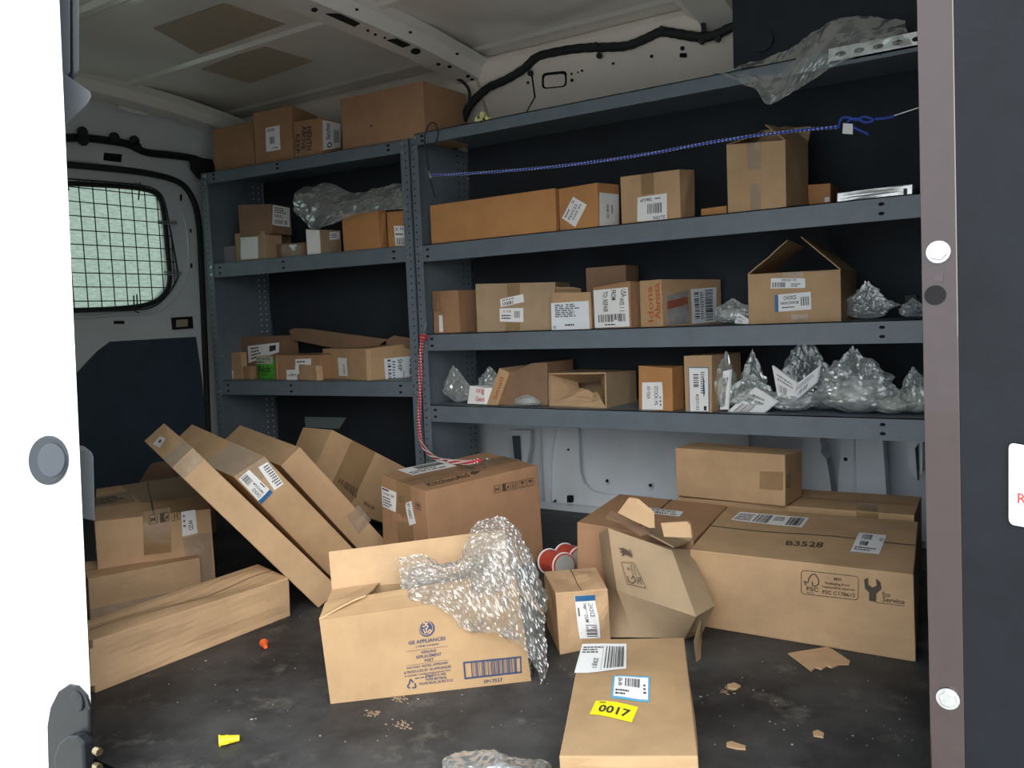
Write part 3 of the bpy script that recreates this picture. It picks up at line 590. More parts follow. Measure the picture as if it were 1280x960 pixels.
MB().disc(atY((98, 876), YS-.008), (0, -1, 0), .017, .004, 16).build('screw_head', 'black_plastic', st, bevel=.002)
for y in (938, 957): MB().tube([atY((119, y), YS-.02), atY((119, y), YS-.02)+Vector((.012, 0, 0))], .006).build('pin', mat('brass', (.45, .36, .22), rough=.3, metal=1), st)

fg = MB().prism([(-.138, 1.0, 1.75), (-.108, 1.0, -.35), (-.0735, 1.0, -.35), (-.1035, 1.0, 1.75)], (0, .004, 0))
flg = struct('trim_4', fg, 'flange_reflect_tint', bevel=.0015)
bp_ = MB().prism([(-.1035, 1.001, 1.75), (-.0735, 1.001, -.35), (.5, .97, -.35), (.5, .97, 1.75)], (0, .02, 0))
bulk = struct('door_panel', bp_, 'bulkhead_paint')
for i_, (x, y) in enumerate(((1173, 315), (1185, 873))):
    b = MB().disc(atY((x, y), .999), (0, -1, 0), .0118, .002, 18).build('hex_bolt', 'zinc'); tag(b, ['hexagonal zinc bolt with washer high on the dark door flange', 'hexagonal zinc bolt with washer near the bottom of the dark door flange'][i_], 'bolt', 'zinc bolts in the door flange')
    MB().disc(atY((x, y), .997), (0, -1, 0), .0092, .005, 6).build('bolt_head', 'zinc', b, bevel=.001)
MB().disc(atY((1169, 369), .9995), (0, -1, 0), .0105, .0008, 20).build('hole', 'hole', flg)
MB().prism([atY(p, .9995) for p in rr(1167, 341, 1179, 352, 1)], (0, -.0006, 0)).build('printed_mark', mat('dark_mark', (.06, .04, .05), rough=.5), flg)
pw = MB().prism([hit(p, Vector((0, .993, 0)), Vector((.0514, 1, 0))) for p in rr(1261, 553, 1330, 655, 7, .18)], (0, -.0008, 0)).build('sticker', 'paper'); tag(pw, 'white sticker with red lettering on the black panel', 'sticker')
v_, f_ = prints([('T', 'R', 0, 0, 1, 1)]); 
mesh('print', [hit((1272+11*a, 616+13*b+1.5*a), Vector((0, .9912, 0)), Vector((.0514, 1, 0))) for a, b in v_], f_, 'ink_red', pw)

# loom along the far cant rail
pts = [(578, 152), (584, 138), (592, 126), (610, 110), (632, 100), (655, 86), (672, 71), (700, 64), (730, 60), (760, 59), (785, 57), (808, 48), (826, 40), (845, 42), (870, 46), (890, 45), (915, 34), (940, 24)]
lm2 = MB().tube(smoothpath([atY(p, 2.60) for p in pts], 4), .0145, rfun=lambda k: .0145+.0015*(k % 2)).build('wiring_loom', 'rubber', smooth=True)
tag(lm2, 'thick black wiring conduit running along the far roof rail above the shelves', 'cable')
for x, y in ((664, 92), (750, 70), (746, 57), (828, 37), (878, 52), (898, 49)): MB().disc(atY((x, y), 2.59), (0, -1, 0), .010, .01).build('clip', 'rubber', lm2)
MB().tube(smoothpath([atY(p, 2.58) for p in ((583, 140), (587, 125), (586, 112), (578, 102), (566, 96))], 4), .006).build('branch_cable', 'rubber', lm2)
MB().tube(smoothpath([atY(p, 2.56) for p in ((880, 40), (878, 25), (873, 10))], 4), .008).build('branch_cable', 'rubber', lm2)

# ------------------------------------------------------------------ shelving
class Frame:
    def __init__(s, o, yaw): s.o = Vector(o); s.a = Vector((math.cos(yaw), math.sin(yaw), 0)); s.b = Vector((-math.sin(yaw), math.cos(yaw), 0))
    def __call__(s, x, y, z): return s.o+s.a*x+s.b*y+Vector((0, 0, z))
    def box(s, mb, x0, x1, y0, y1, z0, z1): return mb.box(s(x0, y0, z0), s.a*(x1-x0), s.b*(y1-y0), (0, 0, z1-z0))
def shelving(label, Fm, L, decks, ztop, lip0=.06, tlip=.04, depth=.33, lit=False, back=(.36, 1.43)):
    root = empty('shelving_unit', Fm(L/2, 0, 0)); tag(root, label, 'shelving', 'steel shelving bays along the far side')
    for k, z in enumerate(decks):
        lip = (tlip if k == 0 else lip0)
        b = MB(); Fm.box(b, .02, L-.02, 0, depth, z-.003, z); Fm.box(b, .02, L-.02, 0, .002, z-lip, z); Fm.box(b, .02, L-.02, .002, .015, z-lip, z-lip+.002)
        sh = b.build('shelf', 'steel', root)
        for x in ((.055, L-.262) if not lit else (.07, .42, L-.09)):
            for dz in ((.012, .028) if k == 0 else (.018, .042)):
                q = Fm(x, -.0008, z-dz); MB().prism([q+Fm.a*(.0075*math.cos(t*.5236))+Vector((0, 0, .0045*math.sin(t*.5236))) for t in range(12)], Fm.b*.0006).build('slot', 'hole', sh)
    for x0, x1 in ((0, .036), (L-.036, L)):
        b = MB(); Fm.box(b, x0, x1, -.004, -.0015, 0, ztop); e = 0 if x0 == 0 else L-.003; Fm.box(b, e, e+.003, -.004, .03, 0, ztop)
        p = b.build('post', 'steel', root)
        h = MB()
        for q in range(int(ztop/.0254)-1): h.disc(Fm((x0+x1)/2+(.004 if x0 else -.004), -.0042, .03+q*.0254), -Fm.b, .0032, .0005, 6)
        hh = h.build('bolt_holes', 'hole', p); hh['kind'] = 'stuff'
    for e in ((.003,) if not lit else (.004, L-.004)):
        b = MB(); Fm.box(b, e, e+.0015, .0, depth, 0, ztop); p = b.build('end_panel', 'steel', root)
        h = MB()
        rows = (.022, depth-.055, depth-.022) if e < .1 else ()
        for q in range(int(ztop/.0254)-1):
            for y in rows: h.disc(Fm(e+.0015, y, .03+q*.0254), Fm.a, .0034, .0006, 6)
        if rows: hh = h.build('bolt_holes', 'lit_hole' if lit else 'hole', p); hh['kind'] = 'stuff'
    for e in (0.0,):
        b = MB(); Fm.box(b, .01, L-.01, depth+.004, depth+.006, back[0], back[1]); b.build('back_panel', 'liner', root)
    for z in decks:
        for x in (.012, L-.012):
            for dz in (.014, .045):
                MB().disc(Fm(x+(.014 if x < .1 else -.014), -.004, z-dz), -Fm.b, .006, .004, 8).build('bolt', 'zinc', root)
    return root
FR = Frame((-1.922, 2.35, 0), 0)
shelving('long grey steel shelving bay nearest the black panel, four laden shelves', FR, 1.80, (1.387, 1.001, .686, .432), 1.372)
dl = .075; LL = 1.045
FL = Frame((-1.928-LL*math.cos(dl), 2.35-LL*math.sin(dl), 0), dl)
shelving('shorter grey steel shelving bay beside the rear door window', FL, LL, (1.375, 1.005, .518), 1.375, lit=True, lip0=.058, tlip=.045, back=(0, 1.40))
# ------------------------------------------------------------------ boxes on the floor
C, o = carton('eco', 'large sealed kraft box printed B3528 with a wrench mark and two white labels', 'cardboard_kraft', warp=.003)
sticker(C, o, 'front', [(1002, 712), (1073, 721), (1072.5, 750), (1001.5, 741.5)], None, [
    ('L', [(.0, .1), (.03, 0), (.97, 0), (1, .1), (1, .9), (.97, 1), (.03, 1), (0, .9), (0, .1)], .012, 2.4),
    ('L', [(.09, .62), (.05, .45), (.12, .5), (.14, .3), (.19, .12), (.25, .1), (.31, .3), (.31, .5), (.27, .6), (.20, .6), (.20, .42)], .022, 2.4),
    ('T', 'FSC', .10, .66, .31, .85), ('W', .1, .9, .3, .95, 1), ('T', 'MIX', .58, .14, .72, .27), ('T', 'Packaging from', .43, .36, .85, .50), ('T', 'responsible sources', .38, .53, .94, .66), ('T', 'FSC C178612', .38, .74, .95, .90)], 'ink_brown')
sticker(C, o, 'front', [(1079, 721), (1132, 727), (1132, 759), (1079, 752)], None, [
    ('P', [(.02, .12), (.12, .02), (.12, .30), (.22, .40), (.32, .30), (.30, .02), (.41, .16), (.43, .42), (.31, .62), (.31, .95), (.14, .93), (.14, .62), (.04, .46)]),
    ('T', 'Eco', .46, .52, .64, .70), ('T', 'Service', .46, .72, .98, .90), ('R', .30, .955, .98, .975)], 'ink_brown')
sticker(C, o, 'top', [(983, 676.5), (1030, 679.5), (1028, 685.5), (982, 682)], None, [('T', 'B3528', 0, 0, 1, 1)], 'ink_brown')
sticker(C, o, 'top', [(925, 640), (1011, 647.5), (1002, 659.5), (913, 650)], 'paper', [('B', .30, .1, .52, .9, 10), ('B', .76, .1, .97, .9, 12), ('W', .03, .15, .27, .9, 5), ('W', .55, .15, .72, .6, 3)])
sticker(C, o, 'top', [(1074, 667), (1108, 670), (1099, 693.5), (1063, 690)], 'paper', [('B', .2, .08, .55, .35, 10), ('B', .2, .45, .5, .65, 8), ('W', .08, .72, .9, .92, 2), ('T', 'GE', .82, .2, .95, .35)])
sticker(C, o, 'front', [(994, 772), (1012, 776), (1062, 811), (1003, 803)], 'cardboard_inside', None, name='torn_patch', label='paler patch where tape tore the paper off')

C, o = carton('box2', 'brown sealed box behind the crumpled carton, white address label on its lid', 'cardboard_brown')
sticker(C, o, 'top', [(812, 635), (854.5, 639.5), (849, 646.5), (813, 643)], 'paper', small(), seed=3)
C, o = carton('low', 'low wide kraft box behind the large printed box, tape over its right end', 'cardboard_kraft')
tape(C, o, 'top', [(1074, 628), (1096, 630), (1098, 640.5), (1070, 637)]); tape(C, o, 'front', [(1070, 638), (1098, 641), (1098, 656), (1071, 653)])
C, o = carton('tall', 'plain kraft box stacked on the low wide box under the bottom shelf', 'cardboard_kraft')
tape(C, o, 'front', [(949.5, 589), (979, 590), (979, 613), (949.5, 611)])
tape(C, o, 'right', [(.0, .35), (.25, .35), (.25, .62), (0, .62)], px=False)

C, o = carton('centre', 'tall brown box with handling symbols standing behind the open carton', 'cardboard_brown', warp=.003)
def icon(kind):
    it = [('L', [(.0, .0), (1, 0), (1, 1), (0, 1), (0, 0)], .035, 1)]
    if kind == 0: it += [('L', [(.15, .3), (.85, .75)], .06, 1), ('L', [(.15, .75), (.85, .3)], .06, 1), ('R', .2, .45, .8, .6)]
    if kind == 1: it += [('P', [(.05, .05), (.6, .05), (.45, .5), (.7, .95), (.05, .95)]), ('P', [(.62, .5), (.95, .35), (.95, .6), (.7, .8)])]
    if kind == 2: it += [('R', .25, .2, .4, .85), ('R', .6, .2, .75, .85)]
    if kind == 3: it += [('P', [(.2, .15), (.8, .15), (.68, .5), (.32, .5)]), ('R', .46, .5, .54, .8), ('R', .3, .8, .7, .87)]
    if kind == 4: it += [('P', [(.12, .5), (.3, .22), (.5, .14), (.7, .22), (.88, .5)]), ('R', .46, .5, .54, .86)]
    return it
for k, (x, y) in enumerate(((617, 607.5), (627.5, 605), (637.8, 603), (648, 600.8), (658, 598.6))):
    sticker(C, o, 'right', [(x, y), (x+8, y-1.4), (x+8.2, y+7.6), (x+.2, y+9)], None, icon(k), 'ink_brown')
sticker(C, o, 'front', [(477, 608), (496.5, 615.6), (496.5, 640), (479, 632.5)], 'paper', [('R', .05, .04, .5, .12), ('T', 'Order: 84', .08, .2, .85, .34), ('W', .08, .42, .9, .95, 4)])
sticker(C, o, 'front', [(515, 626), (521, 654), (512.5, 657), (507, 628)], 'paper', [('T', 'BY LARRY', .08, .3, .75, .75)], N=2)
sticker(C, o, 'front', [(499, 619), (506, 621), (506, 629), (499, 627)], None, icon(1), 'ink_brown'); sticker(C, o, 'front', [(521, 627), (527, 630), (527, 638), (521, 635)], None, icon(4), 'ink_brown')
tape(C, o, 'front', [(.36, 0), (.68, 0), (.68, 1), (.36, 1)], px=False, m='tape'); tape(C, o, 'top', [(.36, 0), (.68, 0), (.68, 1), (.36, 1)], px=False)
sticker(C, o, 'top', [(496.5, 588), (552, 576), (571, 582.5), (516, 595)], 'paper', [('H', .3, .1, .9, .5, 14), ('W', .05, .55, .95, .9, 2)])
sticker(C, o, 'top', [(530, 603), (598, 588), (604, 592), (536, 608)], None, [('T', 'KitchenAid', 0, .1, .75, 1), ('P', [(.85, .1), (1, .5), (.85, .9), (.8, .5)])], 'ink_brown')

C, o = carton('choice', 'small scuffed kraft box with a white and blue label, beside the crumpled carton', 'cardboard_light', warp=.005)
CH = [('R', 0, 0, 0, 0), ('TV', 'CHOICE', .62, .18, .85, .5), ('TV', '748PXCDLMI', .36, .18, .52, .62), ('W', .08, .2, .2, .6, 1), ('H', .35, .68, .85, .97, 10)]
def choice_label(C, o, face, q, ch):
    L = sticker(C, o, face, q, 'paper', ch)
    a, b, c, d = q; t = .13
    sticker(C, o, face, [a, b, (b[0]+(c[0]-b[0])*t, b[1]+(c[1]-b[1])*t), (a[0]+(d[0]-a[0])*t, a[1]+(d[1]-a[1])*t)], 'ink_blue', None, name='label_band', off=.0032, N=4, label='blue band of the label')
choice_label(C, o, 'front', [(718, 745), (743, 743), (750, 797.5), (724, 798)], CH)

C, o = carton('near', 'scuffed kraft box nearest the doorway with yellow 0017 sticker', 'cardboard_tan', warp=.005, seam=False)
sticker(C, o, 'top', [(728, 806), (783, 804.5), (783, 840), (718, 842)], 'paper', [('B', .62, .1, .97, .92, 12), ('TV', 'ZBJI1', .3, .5, .42, .85), ('W', .05, .1, .55, .35, 3), ('R', .5, .08, .505, .95), ('R', .56, .1, .58, .9)])
sticker(C, o, 'top', [(766.6, 849), (812.8, 849), (811.9, 877), (764, 876)], 'cyan_border', None, name='label_border', off=.0012, label='light blue border of the label')
sticker(C, o, 'top', [(769, 851), (810.5, 851), (810, 875), (767, 874)], 'paper', [('B', .32, .1, .78, .5, 12), ('TV', '2A-30', .12, .08, .24, .5), ('W', .05, .65, .5, .95, 2), ('W', .86, .3, .95, .8, 3)], off=.002)
sticker(C, o, 'top', [(744.8, 878), (797.8, 883), (789.6, 902), (736.9, 894.7)], 'yellow_sticker', [('T', '0017', .16, .30, .88, .78, 1), ('W', .12, .08, .35, .2, 1)])

# appliance-part box, open with a standing back flap
C, o = carton('appl', 'open kraft box printed GE APPLIANCES with bubble wrap spilling over its front', 'cardboard_tan', skip=('top',), warp=.002)
c = C.c; ax = (c['100']-c['000']).normalized(); ay = Vector((-ax.y, ax.x, 0))
e_ = c['011']; f_ = c['111']
flap(o, e_, f_, f_+Vector((0, 0, .085))+ay*.05, e_+Vector((0, 0, .075))+ay*.03-ax*.004, label='standing flap at the back', seed=1)
a_ = c['001']; b_ = c['101']
flap(o, a_, b_, b_+Vector((0, 0, .03))+ay*.045, a_+Vector((0, 0, .018))+ay*.045+ax*.01, 'cardboard_tan', label='half-raised flap at the front', seed=2)
flap(o, a_+Vector((0, 0, .002)), e_, e_+ax*.10+Vector((0, 0, .006)), a_+ax*.09+Vector((0, 0, .03))+ay*.03, 'cardboard_light', label='end flap folded inwards', seed=3)
flap(o, b_, f_, f_+ax*.05+Vector((0, 0, -.05)), b_+ax*.05+Vector((0, 0, -.05)), label='end flap hanging outwards', seed=4)
sticker(C, o, 'front', [(505, 777), (568, 769), (572, 851), (510, 860)], None, [
    ('O', .44, .15, .094, .118, .76), ('O', .44, .15, 0, .086, .76),
    ('T', 'GE APPLIANCES', .06, .30, .80, .355, 1), ('T', 'a Haier company', .2, .38, .66, .42), ('R', .0, .448, .84, .452), ('T', 'GENUINE', .3, .47, .6, .51), ('T', 'REPLACEMENT', .2, .53, .7, .575), ('T', 'PART', .36, .595, .54, .64),
    ('R', .0, .655, .84, .659), ('T', 'FACTORY TESTED, APPROVED', .0, .68, .82, .72), ('T', '& PRODUCED BY GE APPLIANCES', -.06, .74, .88, .78), ('T', 'A Globally Certified Replacement Part', -.06, .80, .86, .835), ('W', .15, .855, .7, .885, 1)], 'ink_navy')
v_, f2 = prints([('L', [(.30, .22), (.42, .12), (.5, .25), (.36, .42), (.25, .35)], .035, 1), ('L', [(.62, .12), (.5, .3), (.66, .4), (.5, .55)], .035, 1), ('L', [(.3, .55), (.42, .85), (.55, .7), (.45, .5)], .035, 1), ('L', [(.6, .85), (.72, .6), (.85, .7), (.7, .88)], .035, 1), ('O', .5, .5, .44, .47, 1)])
uv = [C.uv('front', p) for p in ((523.5, 776), (541, 774.5), (542, 793.5), (524, 795))]
mesh('monogram', [C.P('front', *[sum(wt*q[i] for wt, q in zip(((1-a)*(1-b), a*(1-b), a*b, (1-a)*b), uv)) for i in (0, 1)], .0024) for a, b in v_], f2, 'cardboard_light', o)
sticker(C, o, 'front', [(506, 846), (566, 839), (568, 855), (508, 862)], None, [('L', [(.06, .65), (.11, .2), (.16, .5)], .05, 3.5), ('L', [(.19, .55), (.2, .9), (.12, .9)], .05, 3.5), ('L', [(.08, .9), (.03, .8), (.05, .6)], .05, 3.5), ('T', 'THIS BOX IS 100%', .42, .0, .85, .2), ('T', 'PAPER MATERIAL', .42, .28, .86, .48), ('T', 'PLEASE REUSE OR RECYCLE', .28, .56, .98, .76)], 'ink_navy')
sticker(C, o, 'front', [(578.7, 827), (651.4, 820), (652.2, 841), (580.5, 849)], None, [('R', 0, 0, 1, .1), ('R', 0, .9, 1, 1), ('R', 0, 0, .03, 1), ('R', .975, 0, 1, 1), ('B', .13, .1, .94, .9, 30)], 'ink_navy', seed=5)
sticker(C, o, 'front', [(605, 850), (628, 847), (628, 851.5), (605, 854.5)], None, [('T', 'FP17557', 0, 0, 1, 1)], 'ink_navy')

# bubble wrap draped over that box
def sheet(name, rows, m, n=6, crumple=.006, bubble=0, seed=0, parent=None, thick=.0, fs=22, pinch=True):
    R_ = [smoothpath(r, n) for r in rows]; cols = list(zip(*R_)); cols = [smoothpath(list(cc), n) for cc in cols]
    H, W = len(cols[0]), len(cols); P = [[cols[i][j] for i in range(W)] for j in range(H)]; V = []
    for j in range(H):
        for i in range(W):
            p = P[j][i]; du = P[j][min(i+1, W-1)]-P[j][max(i-1, 0)]; dv = P[min(j+1, H-1)][i]-P[max(j-1, 0)][i]
            nn = du.cross(dv); nn = nn.normalized() if nn.length > 1e-9 else Vector((0, -1, 0))
            d = noise.noise(p*fs+Vector((seed, 0, 0)))*crumple+abs(noise.noise(p*fs*2.7+Vector((seed, 5, 0))))*crumple*.7
            if bubble: d += bubble*max(0, math.cos(i*math.pi/2+(j//3 % 2)*math.pi/2)*math.cos(j*math.pi/1.5))
            V.append(p+nn*d)
    F_ = [(j*W+i, j*W+i+1, (j+1)*W+i+1, (j+1)*W+i) for j in range(H-1) for i in range(W-1)]
    return mesh(name, V, F_, m, parent, smooth=False, solid=thick)
o0 = c['000']
def L_(a, b, h): return o0+ax*a+ay*b+Vector((0, 0, h))
ctl = [[(.14, .13, .235), (.15, .11, .235), (.15, .07, .20), (.15, .05, .19), (.15, .03, .17)],
       [(.19, .13, .245), (.20, .09, .235), (.20, .06, .22), (.21, .03, .205), (.21, .0, .175)],
       [(.24, .12, .22), (.24, .08, .23), (.25, .05, .22), (.25, -.005, .20), (.26, -.02, .14)],
       [(.28, .12, .235), (.29, .08, .24), (.29, .04, .225), (.29, -.012, .19), (.29, -.02, .12)],
       [(.31, .11, .30), (.33, .07, .29), (.33, .03, .25), (.33, -.018, .19), (.335, -.025, .115)],
       [(.35, .10, .315), (.37, .06, .30), (.375, .02, .24), (.375, -.02, .16), (.38, -.03, .08)],
       [(.39, .09, .29), (.405, .06, .26), (.41, .02, .20), (.41, -.015, .10), (.405, -.03, .015)],
       [(.41, .08, .22), (.43, .06, .18), (.435, .02, .13), (.43, .0, .07), (.41, -.02, .0)]]
wr = sheet('bubble_wrap', [[L_(*p) for p in r] for r in ctl], 'wrap_film', n=14, crumple=.012, bubble=.0035, seed=4, fs=16)
tag(wr, 'crumpled clear bubble wrap hanging out of the open kraft box', 'bubble wrap')
inn = [[(a*.93+.01, b*.8+.03, h*.86+.008) for a, b, h in r] for r in ctl[:]]
sheet('inner_layer', [[L_(*p) for p in r] for r in inn], 'wrap_film', n=10, crumple=.02, bubble=.003, seed=9, parent=wr, fs=14)

# ------------------------------------------------------------------ boxes left of the doorway
C, o = carton('wzd', 'large taped box with handling symbols and WZD label behind the doorway pillar', 'cardboard_light', warp=.004)
for k, (x, y) in enumerate(((186, 643.5), (200, 641), (214.6, 639))): sticker(C, o, 'front', [(x, y+.8), (x+10, y-1), (x+10.5, y+10), (x+.5, y+12)], None, icon((0, 1, 2)[k]), 'ink_brown')
sticker(C, o, 'front', [(226.5, 640), (244, 637), (247, 666), (228, 670)], 'paper', [('TV', 'WZD', .45, .4, .72, .82), ('W', .1, .1, .3, .7, 3)])
tape(C, o, 'front', [(178, 640), (213, 634), (214, 690), (180, 694)], m='tape'); tape(C, o, 'front', [(228, 672), (263, 665), (268, 735), (240, 740)], m='clear_tape')
sticker(C, o, 'top', [(110, 622), (161.5, 614.6), (170, 628), (112, 637)], 'clear_tape', [('W', .1, .2, .95, .8, 4)], name='document_pouch')
sticker(C, o, 'top', [(148, 606), (242, 595), (252, 617), (178, 630)], 'clear_tape', None, name='tape_strip', N=10)
C, o = carton('front_l', 'plain kraft box standing in front of the WZD box, tape along its lower edge', 'cardboard_light', warp=.003)
tape(C, o, 'front', [(.0, .05), (1, .05), (1, .28), (0, .28)], px=False, m='clear_tape')
C, o = carton('long_l', 'long low corrugated carton lying across the floor by the left doorway pillar', 'corrugated_light', warp=.008)
sticker(C, o, 'front', [(331, 733), (360, 726), (362, 763), (333, 771)], 'cardboard_light', None, name='paper_patch', label='pale paper patch at the end'); sticker(C, o, 'front', [(112, 811), (135, 806), (134, 853), (112, 858)], 'cardboard_light', None, name='paper_patch', label='pale paper patch at the end')
def prismbox(name, label, pts, Y, d, m, cat='box', group=None, parent=None):
    b = MB().prism([atY(p, Y) for p in pts], d).build(name, m, parent, bevel=.002)
    if label: tag(b, label, cat, group)
    return b
b = prismbox('cardboard_box', 'dark brown box corner peeking out behind the WZD box and the leaning cartons', [(173, 604), (186, 583), (190, 579), (228, 588), (240, 718), (175, 718)], 1.80, (0, .12, 0), 'cardboard_dark')
b.name = 'cardboard_box'

# ------------------------------------------------------------------ four flat cartons leaning to the left
C, o = carton('L1', 'flat carton leftmost of the leaning four, small white label on its end', 'cardboard_light', warp=.003, seam=False, name='flat_carton')
sticker(C, o, 'top', [(201, 546), (209, 550), (199.5, 560), (191, 555)], 'paper', [('R', .4, .3, .7, .6)], N=2)
tape(C, o, 'top', [(.0, 0), (1, 0), (1, .28), (0, .28)], px=False, m='clear_tape'); tape(C, o, 'front', [(0, .93), (1, .93), (1, 1), (0, 1)], px=False, m='clear_tape')
C, o = carton('L2', 'flat carton second of the leaning four, blue-banded label on its narrow side', 'cardboard_kraft', warp=.003, seam=False, name='flat_carton')
choice_label(C, o, 'front', [(340.5, 615), (326, 630), (298, 599), (311, 587)], CH)
sticker(C, o, 'front', [(354, 604.5), (343, 613), (322.5, 584), (334, 577)], 'paper', [('W', .08, .06, .92, .95, 9)])
tape(C, o, 'top', [(.0, 0), (1, 0), (1, .4), (0, .4)], px=False, m='clear_tape'); tape(C, o, 'front', [(.1, .9), (1, .9), (1, 1), (.1, 1)], px=False, m='clear_tape')
C, o = carton('L3', 'corrugated flat carton third of the leaning four, crinkled tape near its foot', 'corrugated_light', warp=.003, seam=False, name='flat_carton')
tape(C, o, 'front', [(434, 645), (448, 631), (464, 650), (449, 668)], m='clear_tape', N=10)
C, o = carton('L4', 'upright box printed #1908 behind the leaning flat cartons', 'cardboard_kraft', seam=False)
sticker(C, o, 'right', [(467, 638.5), (454, 630.5), (455.5, 625), (468, 633)], None, [('T', '#1908', 0, 0, 1, 1)], 'ink_brown')
sticker(C, o, 'right', [(447, 611), (424, 597), (421, 601), (445, 624)], None, [('B', 0, 0, 1, 1, 14), ], 'ink_brown', seed=3)
tape(C, o, 'right', [(.0, .55), (1, .55), (1, .8), (0, .8)], px=False, m='tape')

# ------------------------------------------------------------------ crumpled carton standing on end
def _fake(a, b, c_, d): return Carton({'001': a, '101': b, '100': c_, '000': d, '010': d+Vector((0, .1, 0)), '110': c_+Vector((0, .1, 0)), '011': a+Vector((0, .1, 0)), '111': b+Vector((0, .1, 0))}, warp=0)
A1, B1 = atZ((760, 660), .235), atZ((840, 688), .2); C1, D1 = atZ((870, 771), .09), atZ((771, 738), .10)
E1, F1 = atZ((856, 799), .003), atZ((793, 797), .003); bk = Vector((.01, .085, -.02))
V = [A1, B1, C1, D1, E1, F1, atY((749, 667), 1.79), B1+bk, C1+Vector((.012, .08, 0)), atY((757, 735), 1.77), E1+Vector((.02, .06, 0)), atZ((753, 796), .003)]
cr_ = mesh('crumpled_carton', V, [(3, 2, 1, 0), (5, 4, 2, 3), (0, 1, 7, 6), (0, 6, 9, 3), (3, 9, 11, 5), (6, 7, 8, 9), (9, 8, 10, 11), (1, 2, 8, 7), (5, 11, 10, 4)], 'cardboard_grey')
tag(cr_, 'crumpled grey-brown carton with torn flaps standing on end before the large box', 'box')
md = cr_.modifiers.new('s', 'SUBSURF'); md.levels = md.render_levels = 4; md.subdivision_type = 'SIMPLE'
tx = bpy.data.textures.new('dents', 'CLOUDS'); tx.noise_scale = .09; md = cr_.modifiers.new('dents', 'DISPLACE'); md.texture = tx; md.strength = .004; md.mid_level = .5; md.texture_coords = 'LOCAL'
md = cr_.modifiers.new('b', 'BEVEL'); md.width = .003; md.limit_method = 'ANGLE'; md.angle_limit = .6
def cflap(pz, m, lab, th=.004):
    b = MB().prism([atZ(p, z) for p, z in pz], (0, .0, -th)).build('torn_flap', m, cr_); b['label'] = lab
cflap((((757, 646), .252), ((764, 638), .262), ((806, 660), .245), ((812, 664), .236), ((800, 668), .232), ((775, 652), .245)), 'cardboard_dark', 'torn folded flap')
b = MB().prism([atY(p, 1.70) for p in ((772, 641), (786, 622), (792, 624), (811, 640), (812, 660), (790, 650))], (.01, .006, 0)).build('torn_flap', 'cardboard_light', cr_); b['label'] = 'pale flap sticking up'
b = MB().prism([atY(p, 1.66) for p in ((826, 654), (859, 652), (863, 657), (865, 672), (830, 671))], (0, .008, 0)).build('torn_flap', 'cardboard_light', cr_); b['label'] = 'pale flap bent over'
cflap((((812, 650), .228), ((830, 668), .20), ((866, 672), .195), ((862, 676), .19), ((842, 683), .20), ((806, 664), .23)), 'cardboard_grey', 'bent top flap')
b = MB().prism([atZ(p, z)+Vector((.012, -.004, 0)) for p, z in (((871, 772), .085), ((869, 800), .02), ((869, 822), .0), ((864, 826), .0), ((861, 800), .05), ((868, 776), .07))], (0, .006, 0)).build('torn_flap', 'cardboard_grey', cr_); b['label'] = 'loose end flap'
mk = [('L', [(.0, .38), (.42, .36), (.62, .98), (.05, .93), (.0, .38)], .008, 1), ('L', [(.12, .72), (.10, .85), (.22, .9), (.35, .82), (.3, .7), (.22, .78)], .012, 1), ('TV', 'FSC', .38, .72, .52, .9), ('TV', 'MIX', .16, .5, .23, .58), ('TV', 'Packaging from', .27, .42, .33, .72), ('TV', 'responsible', .36, .42, .42, .68),
      ('P', [(.0, .02), (.18, .0), (.32, .05), (.42, .16), (.4, .22), (.22, .16), (.05, .22), (.12, .14), (.0, .12), (.12, .08)]), ('W', .35, .0, .46, .15, 3)]
sticker(_fake(A1, B1, C1, D1), cr_, 'front', [(776, 684), (812, 689), (826, 738), (783, 733)], None, mk, 'ink_brown', off=.0065)
v_, f2 = prints([('W', 0, 0, 1, 1, 16)], 3)

# ------------------------------------------------------------------ shelf boxes
Z = {'tr': 1.41, 'tl': 1.375, 's2': 1.001, 'lb': 1.005, 's3': .686, 's4': .432, 'lc': .518}
def quick(key, tl, tr, dk, Y, d, dz=0):
    a, b = atY(tl, Y), atY(tr, Y); z0 = Z[dk]+dz; h = (a.z+b.z)/2; 
    HEX[key] = [v for z in (z0, None) for y in (0, d) for P_ in (a, b) for v in (P_.x, Y+y, z if z is not None else P_.z)]
G2 = 'boxes on the second shelf of the long bay'; G3 = 'boxes on the third shelf of the long bay'; G4 = 'boxes on the bottom shelf of the long bay'
C, o = carton('s2a', 'long plain orange-brown box at the left end of the second shelf', 'cardboard_orange', G2)
C, o = carton('s2b', 'orange-brown box with a tilted white label beside the long plain box', 'cardboard_orange', G2)
sticker(C, o, 'front', [(702.5, 272.5), (717, 246), (734, 256), (719.5, 284)], 'paper', [('T', 'P6VC23', .12, .35, .8, .52), ('T', 'STOCK: WG', .2, .6, .9, .74), ('W', .1, .1, .7, .25, 1), ('T', '1K', .75, .08, .9, .24)])
sticker(C, o, 'right', [(748.8, 240.5), (773, 243), (773, 281), (748.8, 282.5)], 'paper', [('TV', '9240 FD', .35, .35, .47, .78), ('W', .6, .25, .68, .8, 1)])
C, o = carton('s2c', 'kraft box with barcode label and tape strip between tilted-label and tall boxes', 'cardboard_kraft', G2)
tape(C, o, 'front', [(801, 218), (817, 216), (818, 242), (802, 244)]); sticker(C, o, 'front', [(797, 247), (834, 241.5), (834, 274), (797, 277)], 'paper', [('T', '#75482', .1, .08, .5, .22), ('B', .35, .33, .85, .72, 14), ('T', 'NOTE', .55, .84, .95, .97), ('W', .6, .1, .9, .2, 1)])
